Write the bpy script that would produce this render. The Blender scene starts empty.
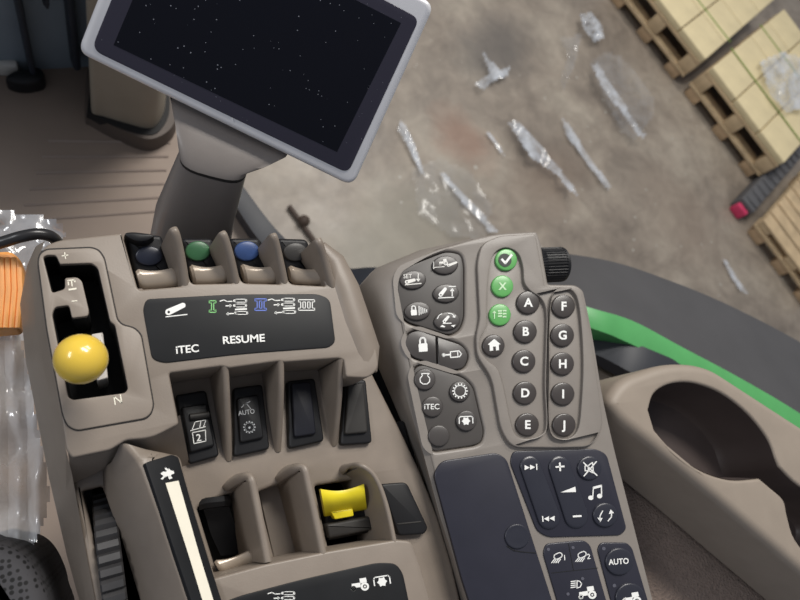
import bpy, bmesh, math, random
from mathutils import Vector, Matrix
from mathutils.geometry import tessellate_polygon
random.seed(7)
C = bpy.context.scene.collection
PI = math.pi
# ------------------------------------------------------------------ camera model
FOC = 620.0
ZC = 2.35                      # height of the console deck above the warehouse floor
HC = 0.396                     # lens above the console deck
def nrm(v): return v.normalized()
UPC = nrm(Vector((280, 200, 620)))
VC = Vector((-680, 2900, -620)); VC = nrm(VC - UPC*VC.dot(UPC))
UC = VC.cross(UPC)
RM = Matrix((UC, VC, UPC))     # lens axes -> world axes
CAM = Vector((0, 0, ZC+HC))
def ray(px, py): return RM @ Vector((px-400, 300-py, -FOC))
def P(px, py, z=0.0):
    d = ray(px, py); t = (z-HC)/d.z
    return CAM + d*t
class Plane:
    def __init__(s, o, n, e1=Vector((1, 0, 0))):
        s.o = o; s.n = nrm(n); s.e1 = nrm(e1 - s.n*e1.dot(s.n)); s.e2 = s.n.cross(s.e1)
    def at(s, px, py, h=0.0):
        d = ray(px, py); t = ((s.o + s.n*h) - CAM).dot(s.n)/d.dot(s.n)
        return CAM + d*t
    def to2(s, p): q = p - s.o; return (q.dot(s.e1), q.dot(s.e2))
    def fr(s, x, y, h): return s.o + s.e1*x + s.e2*y + s.n*h
def level(z): return Plane(Vector((0, 0, ZC+z)), Vector((0, 0, 1)))
L0 = level(0)
# ------------------------------------------------------------------ materials
def lin(c):
    return tuple(((x/255)/12.92 if x/255 <= .04045 else ((x/255+.055)/1.055)**2.4) for x in c) + (1,)
MATS = {}
def mat(name, col, rough=.5, metal=0, spec=.5, var=0, scale=30, bump=0, bscale=400, bdist=.0004, alpha=1, coat=0, trans=0):
    if name in MATS: return MATS[name]
    m = bpy.data.materials.new(name); m.use_nodes = True
    nt = m.node_tree; b = nt.nodes['Principled BSDF']
    b.inputs['Base Color'].default_value = lin(col)
    b.inputs['Roughness'].default_value = rough; b.inputs['Metallic'].default_value = metal
    b.inputs['Specular IOR Level'].default_value = spec; b.inputs['Alpha'].default_value = alpha
    b.inputs['Coat Weight'].default_value = coat; b.inputs['Transmission Weight'].default_value = trans
    tc = nt.nodes.new('ShaderNodeTexCoord')
    if var:
        n = nt.nodes.new('ShaderNodeTexNoise'); n.inputs['Scale'].default_value = scale; n.inputs['Detail'].default_value = 5
        nt.links.new(tc.outputs['Object'], n.inputs['Vector'])
        r = nt.nodes.new('ShaderNodeValToRGB')
        c = lin(col)
        r.color_ramp.elements[0].position = .3; r.color_ramp.elements[1].position = .7
        r.color_ramp.elements[0].color = tuple(x*(1-var) for x in c[:3])+(1,)
        r.color_ramp.elements[1].color = tuple(min(1, x*(1+var)) for x in c[:3])+(1,)
        nt.links.new(n.outputs['Fac'], r.inputs['Fac']); nt.links.new(r.outputs['Color'], b.inputs['Base Color'])
    if bump:
        n2 = nt.nodes.new('ShaderNodeTexNoise'); n2.inputs['Scale'].default_value = bscale; n2.inputs['Detail'].default_value = 3
        nt.links.new(tc.outputs['Object'], n2.inputs['Vector'])
        bp = nt.nodes.new('ShaderNodeBump'); bp.inputs['Strength'].default_value = bump; bp.inputs['Distance'].default_value = bdist
        nt.links.new(n2.outputs['Fac'], bp.inputs['Height']); nt.links.new(bp.outputs['Normal'], b.inputs['Normal'])
    MATS[name] = m
    return m
HOUSING = mat('housing_plastic', (133, 122, 111), .42, var=.05, scale=60, bump=.15, bscale=900)
KEYHOUSE = mat('keypad_plastic', (131, 124, 117), .42, var=.04, scale=60, bump=.15, bscale=900)
GATE = mat('gate_plastic', (139, 128, 117), .45, var=.03, scale=70, bump=.1, bscale=900)
DKKEY = mat('keypad_membrane', (70, 66, 63), .45, var=.04, scale=90)
DKBTN = mat('button_rubber', (68, 64, 62), .36, var=.04, scale=90)
LETBTN = mat('letter_button_plastic', (64, 59, 57), .3, var=.03, scale=90)
GREENBTN = mat('green_button_plastic', (96, 168, 92), .3, var=.04, scale=90)
NAVY = mat('navy_panel', (42, 42, 52), .35, var=.05, scale=60)
NAVYBTN = mat('navy_button', (44, 45, 54), .3, var=.05, scale=60)
LABEL = mat('label_black', (24, 25, 27), .5, spec=.3, var=.15, scale=40)
BLACK = mat('black_plastic', (24, 24, 26), .48, spec=.35, var=.1, scale=80)
BLACKM = mat('black_matte', (12, 12, 13), .7, var=.1, scale=80)
CHAR = mat('charcoal_plastic', (50, 48, 46), .55, spec=.35, var=.06, scale=80)
WHITE = mat('white_print', (236, 236, 232), .5, var=.02, scale=90)
CREAM = mat('cream_print', (238, 232, 214), .5, var=.02, scale=90)
GREENP = mat('green_print', (126, 196, 120), .5, var=.02, scale=90)
BLUEP = mat('blue_print', (96, 120, 206), .5, var=.02, scale=90)
BLACKP = mat('black_print', (20, 32, 24), .5, var=.02, scale=90)
GROOVE = mat('seam_dark', (34, 31, 29), .7, var=.05, scale=90)
PADDLE = mat('paddle_lacquer', (172, 158, 142), .26, metal=.15, var=.04, scale=60)
YELLOW = mat('yellow_knob', (232, 196, 72), .22, var=.04, scale=40, coat=.4)
YSW = mat('yellow_switch', (236, 216, 40), .35, var=.05, scale=80)
GREENI = mat('green_insert', (56, 104, 68), .35, var=.12, scale=120)
BLUEI = mat('blue_insert', (50, 74, 122), .35, var=.12, scale=120)
GREYI = mat('grey_insert', (56, 54, 52), .4, var=.12, scale=120)
NAVYI = mat('navy_insert', (26, 30, 44), .35, var=.12, scale=120)
SILVER = mat('silver_bezel', (224, 223, 225), .35, metal=.15, var=.03, scale=60)
POST = mat('post_plastic', (128, 121, 116), .36, var=.05, scale=40, bump=.1, bscale=900)
CUPM = mat('cup_console_plastic', (146, 134, 121), .55, var=.04, scale=50, bump=.2, bscale=1200)
CUPD = mat('cup_liner_rubber', (74, 64, 61), .5, var=.06, scale=40)
FGREEN = mat('fender_green', (82, 158, 92), .4, var=.06, scale=20)
FBLACK = mat('fender_black', (66, 65, 66), .5, var=.08, scale=12, bump=.1, bscale=500)
SEAL = mat('seal_navy', (34, 37, 44), .55, var=.08, scale=20)
TRIM = mat('cab_trim', (140, 126, 114), .55, var=.05, scale=20)
ORANGE = mat('orange_plastic', (244, 168, 92), .4, var=.08, scale=50)
WOOD = mat('pallet_wood', (200, 176, 140), .7, var=.16, scale=12)
WOODB = mat('pallet_block_wood', (188, 160, 126), .75, var=.15, scale=14)
CARTON = mat('carton_board', (226, 210, 168), .7, var=.07, scale=9)
STRAP = mat('green_strap', (130, 156, 70), .5, var=.05, scale=30)
CRATE = mat('crate_grey', (92, 92, 94), .6, var=.1, scale=20)
PINK = mat('pink_tape', (214, 62, 104), .5, var=.1, scale=20)
CABLE = mat('cable_rubber', (44, 43, 44), .3, var=.05, scale=40)
COLUMN = mat('column_plastic', (150, 140, 124), .5, var=.06, scale=14)
BOOT = mat('boot_rubber', (84, 74, 67), .6, var=.06, scale=20)
FRONT = mat('front_panel_dark', (128, 140, 150), .6, var=.2, scale=5)
FRONTB = mat('front_bar_black', (40, 46, 56), .6, var=.15, scale=12)

def screen_material(name, base, dots):
    m = mat(name, base, .14, spec=.22)
    nt = m.node_tree; b = nt.nodes['Principled BSDF']
    tc = nt.nodes.new('ShaderNodeTexCoord'); v = nt.nodes.new('ShaderNodeTexVoronoi'); v.inputs['Scale'].default_value = 240
    nt.links.new(tc.outputs['Object'], v.inputs['Vector'])
    n = nt.nodes.new('ShaderNodeTexNoise'); n.inputs['Scale'].default_value = 22
    nt.links.new(tc.outputs['Object'], n.inputs['Vector'])
    t = nt.nodes.new('ShaderNodeMath'); t.operation = 'MULTIPLY'; t.inputs[1].default_value = dots
    nt.links.new(n.outputs['Fac'], t.inputs[0])
    lt = nt.nodes.new('ShaderNodeMath'); lt.operation = 'LESS_THAN'
    nt.links.new(v.outputs['Distance'], lt.inputs[0]); nt.links.new(t.outputs[0], lt.inputs[1])
    mx = nt.nodes.new('ShaderNodeMix'); mx.data_type = 'RGBA'
    mx.inputs[6].default_value = lin(base); mx.inputs[7].default_value = lin((150, 152, 160))
    nt.links.new(lt.outputs[0], mx.inputs[0]); nt.links.new(mx.outputs[2], b.inputs['Base Color'])
    return m
GLASS = screen_material('screen_glass', (60, 58, 70), .10)
LCD = screen_material('screen_lcd', (16, 17, 26), .15)

def film_material(name, dens, tint):
    m = bpy.data.materials.new(name); m.use_nodes = True; nt = m.node_tree
    b = nt.nodes['Principled BSDF']; out = nt.nodes['Material Output']
    b.inputs['Base Color'].default_value = lin(tint); b.inputs['Roughness'].default_value = .16
    b.inputs['Specular IOR Level'].default_value = 1.0; b.inputs['IOR'].default_value = 1.8
    tr = nt.nodes.new('ShaderNodeBsdfTransparent'); mx = nt.nodes.new('ShaderNodeMixShader')
    tc = nt.nodes.new('ShaderNodeTexCoord'); n = nt.nodes.new('ShaderNodeTexNoise'); n.inputs['Scale'].default_value = 14; n.inputs['Detail'].default_value = 4
    nt.links.new(tc.outputs['Object'], n.inputs['Vector'])
    mr = nt.nodes.new('ShaderNodeMapRange'); mr.inputs[1].default_value = .35; mr.inputs[2].default_value = .7
    mr.inputs[3].default_value = dens*.5; mr.inputs[4].default_value = min(1, dens*1.5)
    nt.links.new(n.outputs['Fac'], mr.inputs[0]); nt.links.new(mr.outputs[0], mx.inputs[0])
    nt.links.new(tr.outputs[0], mx.inputs[1]); nt.links.new(b.outputs[0], mx.inputs[2]); nt.links.new(mx.outputs[0], out.inputs[0])
    return m
FILM = film_material('clear_film', .16, (196, 198, 200))
FILMB = film_material('pale_highlight_film', .5, (226, 232, 240))  # pale tint and density paint in highlights on the film
BAG = film_material('bag_film', .8, (176, 177, 180))

# ------------------------------------------------------------------ object plumbing
def base_obj(name, data, parent=None):
    o = bpy.data.objects.new(name, data); C.objects.link(o)
    if parent: o.parent = parent
    return o
def tag(o, label, cat, group=None, kind=None):
    if label: o['label'] = label
    if cat: o['category'] = cat
    if group: o['group'] = group
    if kind: o['kind'] = kind
    return o
def thing(name, label, cat, loc, rz=0, group=None):
    o = base_obj(name, None); o.empty_display_size = .02
    o.location = loc; o.rotation_euler = (0, 0, rz)
    return tag(o, label, cat, group)
def origin_of(parent):
    p = parent; v = Vector((0, 0, 0))
    while p is not None:
        v = v + p.location; p = p.parent
    return v
def build(name, VF, m, parent=None, label=None, sharp=38, loc=None, local=False, subsurf=0):
    V, F = VF
    if local: off = Vector((0, 0, 0))
    elif parent is not None: off = origin_of(parent)
    else: off = loc if loc is not None else Vector((0, 0, 0))
    me = bpy.data.meshes.new(name)
    me.from_pydata([tuple(Vector(v)-off) for v in V], [], F)
    bm = bmesh.new(); bm.from_mesh(me)
    bmesh.ops.recalc_face_normals(bm, faces=bm.faces); bm.to_mesh(me); bm.free()
    me.polygons.foreach_set('use_smooth', [True]*len(me.polygons))
    me.set_sharp_from_angle(angle=math.radians(sharp))
    me.materials.append(m)
    o = base_obj(name, me, parent)
    if parent is None: o.location = off
    if label: o['label'] = label
    if subsurf:
        md = o.modifiers.new('sub', 'SUBSURF'); md.levels = subsurf; md.render_levels = subsurf
    return o
def join(*parts):
    V, F = [], []
    for v, f in parts:
        k = len(V); V += list(v); F += [tuple(i+k for i in q) for q in f]
    return V, F
# ------------------------------------------------------------------ shape helpers
def rnd(pts, r=4, n=5):
    """round the corners of a pixel polygon; a point may carry its own radius as third value"""
    out = []; N = len(pts)
    for i in range(N):
        p = Vector(pts[i][:2]); a = Vector(pts[i-1][:2]); b = Vector(pts[(i+1) % N][:2])
        rr = pts[i][2] if len(pts[i]) > 2 else r
        da, db = a-p, b-p
        d = min(rr, da.length*.45, db.length*.45)
        if d < .05: out.append(tuple(p)); continue
        p1 = p+da.normalized()*d; p2 = p+db.normalized()*d
        for k in range(n+1):
            t = k/n
            out.append(tuple(p1*(1-t)**2 + p*2*t*(1-t) + p2*t*t))
    return out
def spl(pts, n=6, closed=True):
    out = []; N = len(pts); pts = [Vector(p) for p in pts]
    rngi = range(N) if closed else range(N-1)
    g = (lambda i: pts[i % N]) if closed else (lambda i: pts[max(0, min(N-1, i))])
    for i in rngi:
        p0, p1, p2, p3 = g(i-1), g(i), g(i+1), g(i+2)
        for k in range(n):
            t = k/n
            out.append(tuple(.5*((2*p1)+(p2-p0)*t+(2*p0-5*p1+4*p2-p3)*t*t+(3*p1-p0-3*p2+p3)*t**3)))
    if not closed: out.append(tuple(pts[-1]))
    return out
def ell(cx, cy, rx, ry=None, n=40, rot=0):
    ry = ry or rx; c, s = math.cos(math.radians(rot)), math.sin(math.radians(rot))
    return [(cx+rx*math.cos(a)*c-ry*math.sin(a)*s, cy+rx*math.cos(a)*s+ry*math.sin(a)*c) for a in (2*PI*k/n for k in range(n))]
def capsule(a, b, r, n=10, r2=None):
    a, b = Vector(a), Vector(b); d = (b-a).normalized(); q = Vector((-d.y, d.x)); r2 = r2 or r
    o = []
    for k in range(n+1):
        t = PI/2+PI*k/n; o.append(tuple(a+d*math.cos(t)*r+q*math.sin(t)*r))
    for k in range(n+1):
        t = -PI/2+PI*k/n; o.append(tuple(b+d*math.cos(t)*r2+q*math.sin(t)*r2))
    return o
def area2(p): return sum(p[i-1][0]*p[i][1]-p[i][0]*p[i-1][1] for i in range(len(p)))/2
def offs(p, d):
    """move a CCW loop inwards by d"""
    N = len(p); o = []
    for i in range(N):
        a, b, c = Vector(p[i-1]), Vector(p[i]), Vector(p[(i+1) % N])
        e1, e2 = (b-a), (c-b)
        if e1.length < 1e-9: e1 = e2
        if e2.length < 1e-9: e2 = e1
        n1 = Vector((-e1.y, e1.x)).normalized(); n2 = Vector((-e2.y, e2.x)).normalized()
        m = n1+n2
        if m.length < 1e-6: m = n1
        m.normalize(); k = 1/max(.5, m.dot(n1))
        o.append((b.x+m.x*d*k, b.y+m.y*d*k))
    return o
def plate(outline, pl, h1, h0, bev=.001, holes=(), seg=3, draft=0, bottom=True, hbev=None):
    V, F = [], []; tops = []
    for li, lp in enumerate([outline]+list(holes)):
        q = [pl.to2(pl.at(x, y, h1)) for x, y in lp]
        ccw = area2(q) > 0
        if ccw != (li == 0): q = q[::-1]
        N = len(q); rings = []; bv = bev if (li == 0 or hbev is None) else hbev
        for k in range(seg+1):
            a = k/seg*PI/2
            rings.append((offs(q, bv*(1-math.sin(a))) if bv else q, h1-bv*(1-math.cos(a))))
            if not bev: break
        rings.append((offs(q, -draft) if (draft and li == 0) else q, h0))
        s0 = len(V)
        for r, h in rings: V += [pl.fr(x, y, h) for x, y in r]
        for k in range(len(rings)-1):
            for i in range(N):
                j = (i+1) % N
                F.append((s0+k*N+i, s0+(k+1)*N+i, s0+(k+1)*N+j, s0+k*N+j))
        tops.append((s0, rings[0][0]))
        if bottom and li == 0 and not holes: F.append(tuple(s0+(len(rings)-1)*N+i for i in range(N)))
    if len(tops) == 1:
        F.append(tuple(tops[0][0]+i for i in range(len(tops[0][1]))))
    else:
        idx = [s+i for s, r in tops for i in range(len(r))]
        for t in tessellate_polygon([[Vector((x, y, 0)) for x, y in r] for s, r in tops]):
            F.append(tuple(idx[i] for i in t))
    return V, F
def dome(outline, pl, h0, h1, crown=.0006, edge=.88, dish=0):
    """a button: side wall, rounded shoulder and a slightly crowned top"""
    q = [pl.to2(pl.at(x, y, h1)) for x, y in outline]; N = len(q)
    cx = sum(p[0] for p in q)/N; cy = sum(p[1] for p in q)/N
    rings = [(1.0, h0), (1.0, h0+(h1-h0)*.6), (.975, h0+(h1-h0)*.87), (edge+.05, h1), (edge-.04, h1+crown*.3-dish*.5), (.5, h1+crown*.8-dish), (.2, h1+crown-dish)]
    V = [pl.fr(cx+(x-cx)*s, cy+(y-cy)*s, h) for s, h in rings for x, y in q]; F = []
    for k in range(len(rings)-1):
        for i in range(N):
            j = (i+1) % N; F.append((k*N+i, k*N+j, (k+1)*N+j, (k+1)*N+i))
    F.append(tuple((len(rings)-1)*N+i for i in range(N)))
    return V, F
def frames(path):
    T = []
    for i in range(len(path)):
        T.append((path[min(i+1, len(path)-1)]-path[max(i-1, 0)]).normalized())
    return T
def tube(path, rad, n=14, up=Vector((0, 0, 1)), sx=1.0, caps=True):
    path = [Vector(p) for p in path]
    if not hasattr(rad, '__len__'): rad = [rad]*len(path)
    T = frames(path); V, F = [], []
    ref = up
    for p, t, r in zip(path, T, rad):
        a = ref-t*ref.dot(t)
        if a.length < 1e-4: a = Vector((1, 0, 0))-t*t.x
        a.normalize(); b = t.cross(a); ref = a
        for k in range(n):
            w = 2*PI*k/n; V.append(p+a*math.cos(w)*r+b*math.sin(w)*r*sx)
    for i in range(len(path)-1):
        for k in range(n):
            j = (k+1) % n; F.append((i*n+k, i*n+j, (i+1)*n+j, (i+1)*n+k))
    if caps: F += [tuple(range(n)), tuple((len(path)-1)*n+k for k in range(n))]
    return V, F
def loft(rings, caps=True):
    n = len(rings[0]); V = [v for r in rings for v in r]; F = []
    for i in range(len(rings)-1):
        for k in range(n):
            j = (k+1) % n; F.append((i*n+k, i*n+j, (i+1)*n+j, (i+1)*n+k))
    if caps: F += [tuple(range(n)), tuple((len(rings)-1)*n+k for k in range(n))]
    return V, F
def fin(crest, tt, tb, zb, dl=0, n=5):
    """upright moulded fin: crest given as pixels with heights, foot straight below it"""
    pts = [tuple(c) for c in spl(crest, n, False)]
    W = [P(*c) for c in pts]; rings = []
    for i, w in enumerate(W):
        t = W[min(i+1, len(W)-1)]-W[max(i-1, 0)]; t.z = 0; t.normalize(); s = Vector((t.y, -t.x, 0))
        r = tt*.5
        sec = [(-tb/2, None), (-tt/2, -r*1.2), (-tt*.42, -r*.5), (-tt*.22, -r*.1), (0, 0), (tt*.22, -r*.1), (tt*.42, -r*.5), (tt/2, -r*1.2), (tb/2+dl, None)]
        rings.append([Vector((w.x, w.y, (ZC+zb) if dz is None else max(ZC+zb+.0005, w.z+dz)))+s*x for x, dz in sec])
    return loft(rings)
def relief(V, F): return [P(*v) for v in V], F
def box(x0, x1, y0, y1, z0, z1):
    V = [Vector((x, y, z)) for z in (z0, z1) for x, y in ((x0, y0), (x1, y0), (x1, y1), (x0, y1))]
    return V, [(3, 2, 1, 0), (4, 5, 6, 7), (0, 1, 5, 4), (1, 2, 6, 5), (2, 3, 7, 6), (3, 0, 4, 7)]
def bevelled(VF, w=.004, seg=2):
    bm = bmesh.new(); vs = [bm.verts.new(v) for v in VF[0]]
    for f in VF[1]: bm.faces.new([vs[i] for i in f])
    bmesh.ops.bevel(bm, geom=list(bm.edges), offset=w, segments=seg, affect='EDGES', profile=.5)
    bm.verts.index_update(); V = [v.co.copy() for v in bm.verts]; F = [tuple(v.index for v in f.verts) for f in bm.faces]; bm.free()
    return V, F
# ------------------------------------------------------------------ printed symbols
FONT = {}
def glyphs(s, bold):
    k = (s, bold)
    if k not in FONT:
        cu = bpy.data.curves.new('glyph', 'FONT'); cu.body = s; cu.size = 1; cu.offset = bold; cu.resolution_u = 4; cu.align_x = 'CENTER'
        o = bpy.data.objects.new('glyph', cu); C.objects.link(o)
        bpy.context.view_layer.update()
        me = o.evaluated_get(bpy.context.evaluated_depsgraph_get()).to_mesh()
        FONT[k] = ([(v.co.x, v.co.y) for v in me.vertices], [tuple(p.vertices) for p in me.polygons])
        bpy.data.objects.remove(o); bpy.data.curves.remove(cu)
    return FONT[k]
class Sym:
    def __init__(s): s.V = []; s.F = []
    def poly(s, pts):
        k = len(s.V); s.V += [tuple(p) for p in pts]
        if len(pts) <= 4: s.F.append(tuple(range(k, k+len(pts))))
        else:
            for t in tessellate_polygon([[Vector((x, y, 0)) for x, y in pts]]): s.F.append(tuple(k+i for i in t))
        return s
    def ring(s, outer, inner):
        k = len(s.V); s.V += list(outer)+list(inner)
        for t in tessellate_polygon([[Vector((x, y, 0)) for x, y in outer], [Vector((x, y, 0)) for x, y in inner]]): s.F.append(tuple(k+i for i in t))
        return s
    def line(s, pts, w=1.1, closed=False):
        pts = [Vector(p) for p in pts]
        if closed: pts = pts+[pts[0]]
        for a, b in zip(pts, pts[1:]):
            d = (b-a)
            if d.length < 1e-6: continue
            d.normalize(); q = Vector((-d.y, d.x))*w/2; e = d*w*.3
            s.poly([a-e+q, b+e+q, b+e-q, a-e-q])
        return s
    def disc(s, x, y, rx, ry=None): return s.poly(ell(x, y, rx, ry, 18))
    def circ(s, x, y, r, w=1.1, ry=None): return s.line(ell(x, y, r, ry, 22), w, True)
    def arrow(s, a, b, w=1.2, h=3.0):
        a, b = Vector(a), Vector(b); d = (b-a).normalized(); q = Vector((-d.y, d.x))
        s.line([a, b-d*h*.6], w); return s.poly([b, b-d*h+q*h*.75, b-d*h-q*h*.75])
    def text(s, t, x, y, cap, ang=0, bold=.02, sq=1.0, lean=0):
        """centred on x, baseline y, cap height in pixels, ang = rise in degrees"""
        V, F = glyphs(t, bold); k = len(s.V); S = cap/.7
        c, n = math.cos(math.radians(ang)), math.sin(math.radians(ang))
        for vx, vy in V:
            vx = vx*S*sq+vy*S*lean; vy *= S
            s.V.append((x+vx*c-vy*n, y-vx*n-vy*c))
        s.F += [tuple(k+i for i in f) for f in F]
        return s
    def gear(s, x, y, r, teeth=12, w=1.0, tl=1.8):
        s.circ(x, y, r, w)
        for k in range(teeth):
            a = 2*PI*k/teeth; s.line([(x+r*math.cos(a), y+r*math.sin(a)), (x+(r+tl)*math.cos(a), y+(r+tl)*math.sin(a))], 1.3)
        return s
    def done(s, name, pl, h, m, parent, label=None):
        V = [pl.at(x, y, h) for x, y in s.V]
        return build(name, (V, s.F), m, parent, label)

# =================================================================== LEVER CONSOLE
lc = thing('lever_console', 'beige armrest console with finger levers, rocker switches and a yellow gear knob', 'control console', P(250, 420, -.16))
ZD = -.042                     # rear switch shelf
ZB = -.012                     # rear label plateau
# ---- housing: one moulded body
GSLOT = [(43, 257), (47, 255, 3), (56, 255, 3), (60, 264, 1.5), (92, 263), (98, 268), (110, 321, 2), (115, 325, 2), (128, 389, 3), (125, 393, 3), (73, 400, 4), (68, 397, 3), (52, 314, 3), (55, 307, 3), (69, 305, 3), (72, 318, 2), (88, 316, 3), (89, 311, 3), (82, 281, 4), (77, 277, 3), (65, 278, 2), (65, 289, 3), (52, 293, 3)]
slot = rnd(GSLOT, 3, 4)
up_out = rnd([(37, 262, 10), (44, 246, 10), (58, 240, 8), (122, 233, 1), (138, 290, 4), (182, 286, 2), (170, 239, 1), (178, 238, 1), (191, 284, 5), (233, 283, 2), (219, 241, 1), (226, 240, 1),
              (242, 283, 5), (281, 284, 2), (267, 243, 1), (274, 242, 1), (290, 284, 5), (326, 286, 2), (312, 247, 1), (323, 243, 6), (339, 259, 10), (353, 290, 10), (364, 324, 10), (377, 350, 6), (379, 368, 6), (369, 378, 8),
              (346, 377, 3), (344, 360, 3), (339, 358, 2), (284, 362, 2), (279, 361, 2), (229, 368, 2), (222, 366, 2), (169, 373, 3), (179, 424, 3), (152, 438, 10), (126, 440, 4), (110, 450, 4), (72, 458, 3), (66, 450, 3), (47, 330, 10)], 3, 4)
body = plate(up_out, L0, 0, -.075, .0014, holes=[slot], seg=4)
wheel_slot = rnd([(81, 491), (102, 486), (122, 540), (142, 606), (152, 650), (124, 650), (112, 606), (95, 545)], 3, 4)
pk1 = rnd([(197, 508), (238, 490), (264, 562), (219, 579)], 3, 3)
pk2 = rnd([(258, 492), (296, 478), (322, 551), (276, 563)], 3, 3)
pk3 = rnd([(315, 486), (368, 478), (388, 538), (329, 549)], 3, 3)
shelf = plate(rnd([(70, 474), (74, 430), (160, 372), (330, 340), (352, 340), (369, 366, 4), (384, 396), (400, 428, 6), (420, 470), (438, 515, 8), (452, 562, 8), (475, 660), (104, 660)], 6, 4), level(ZD), 0, -.05, .003, holes=[wheel_slot, pk1, pk2, pk3])
plat = plate(rnd([(208, 580, 8), (265, 564.5, 3), (330, 551, 3), (396, 540, 3), (412, 541, 6), (424, 578, 20), (446, 660), (232, 660)], 4, 4), level(ZB), 0, -.03, .0014)
# sloping skirt from the gate plateau down to the switch shelf and the wheel guard
sk = relief([(180, 415, -.001), (152, 434, -.001), (124, 437, -.001), (68, 452, -.001), (190, 466, ZD-.001), (162, 470, ZD), (112, 466, ZD+.004), (72, 484, ZD+.002),
             (150, 455, -.006)], [(0, 1, 5, 4), (1, 2, 6, 5), (2, 3, 7, 6)])
guard = relief([(122, 441, -.001), (141, 462, -.001), (158, 510, 0), (177, 565, .0), (208, 660, 0),        # crest 0-4
                (112, 462, -.018), (116, 482, -.026), (133, 530, -.028), (150, 585, -.028), (172, 660, -.028),   # flank 5-9
                (103, 468, ZD), (103, 487, ZD), (121, 535, ZD), (141, 600, ZD), (157, 660, ZD),                # foot 10-14
                (150, 453, -.008), (179, 453, -.014), (194, 510, -.014), (210, 560, -.014), (240, 660, -.014),  # outer edge 15-19
                (146, 470, ZD-.01), (181, 470, ZD-.012), (196, 520, ZD-.012), (208, 566, ZD-.012), (236, 660, ZD-.012)],
               [(0, 1, 6, 5), (1, 2, 7, 6), (2, 3, 8, 7), (3, 4, 9, 8), (5, 6, 11, 10), (6, 7, 12, 11), (7, 8, 13, 12), (8, 9, 14, 13),
                (0, 15, 1), (15, 16, 1), (1, 16, 17, 2), (2, 17, 18, 3), (3, 18, 19, 4), (16, 21, 22, 17), (17, 22, 23, 18), (18, 23, 24, 19), (15, 20, 21, 16)])
left = relief([(37, 262, -.003), (47, 330, -.003), (58, 395, -.003), (66, 450, -.003), (72, 474, -.02), (84, 540, ZD), (106, 660, ZD),
               (30, 262, -.012), (36, 330, -.014), (50, 400, -.016), (60, 456, -.02), (66, 490, -.034), (77, 550, -.05), (98, 660, -.05),
               (27, 266, -.05), (20, 304, -.05), (26, 362, -.05), (49, 478, -.06), (67, 556, -.07), (96, 660, -.07),
               (45, 241, -.003), (60, 237, -.003), (36, 246, -.014), (33, 252, -.05)],
              [(0, 1, 8, 7), (1, 2, 9, 8), (2, 3, 10, 9), (3, 4, 11, 10), (4, 5, 12, 11), (5, 6, 13, 12), (7, 8, 15, 14), (8, 9, 16, 15), (9, 10, 17, 16), (10, 11, 17), (11, 12, 18, 17), (12, 13, 19, 18), (20, 0, 7, 22), (22, 7, 14, 23)])
fins = [fin([(173, 227, .021), (176, 233, .0215), (181, 255, .012), (186, 286, .0)], .0058, .0062, -.06, .010),
        fin([(222, 231, .02), (225, 236, .0205), (231, 256, .012), (237.5, 284, .0)], .0056, .0062, -.06, .010),
        fin([(273, 233, .02), (275.5, 238, .0205), (280, 256, .012), (286, 284, .0)], .0056, .0062, -.06, .010),
        fin([(318, 238, .02), (321, 244, .02), (326, 260, .012), (334, 288, .0)], .0066, .011, -.06, .008),
        fin([(225.6, 365, 0), (227, 392, -.009), (228.3, 430, -.026), (229.5, 461, -.041)], .0046, .005, -.06, .003),
        fin([(281.5, 360.5, 0), (281.6, 390, -.01), (280.3, 425, -.027), (278.5, 452, -.041)], .0046, .005, -.06, .003),
        fin([(341.5, 359, 0), (340.5, 390, -.012), (338, 420, -.027), (334.5, 446, -.041)], .0044, .0048, -.06, .003),
        fin([(224, 490, ZD), (238, 480.5, -.022), (250, 477, -.0125), (256, 497, -.012), (268.5, 562, -.012)], .0054, .0066, -.065, .007),
        fin([(277, 481, ZD), (292, 471, -.02), (304, 467.5, -.0125), (310, 488, -.012), (324, 554, -.012)], .0054, .0066, -.065, .007),
        fin([(345, 474, ZD), (350, 468, -.024), (361, 465, -.013), (376, 477, -.012), (387, 505, -.012), (395.5, 543, -.012)], .0036, .0044, -.065, .006)]
under = plate(rnd([(60, 300), (330, 290), (352, 330), (372, 395), (430, 530), (460, 660), (110, 660)], 8), level(-.07), 0, -.09, .003)
# right shoulder: raised rolled edge running from the front fin to the end of the switch row
sh = tube([P(320, 246, -.003), P(331, 262, -.007), P(342, 290, -.009), P(352, 322, -.0095), P(362, 350, -.0095), P(363, 372, -.010)], [.004, .009, .0115, .012, .0115, .009], 20, sx=1.15)
guard = bevelled(guard, .0035, 3)
hous = build('housing', join(body, shelf, plat, sk, guard, left, sh, *fins), HOUSING, lc, sharp=50)
build('underbody', under, BLACKM, lc, 'black underside of the console')
def pocket_floor(name, out, z, m, wall=None):
    return plate(out, level(z), 0, -.004, .0005)
build('pocket_floor', plate(rnd([(258, 488), (300, 474), (322, 552), (276, 566)], 3), Plane(P(290, 520, -.056), Vector((-.05, .16, 1))), 0, -.003, .0005), HOUSING, lc)
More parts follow.
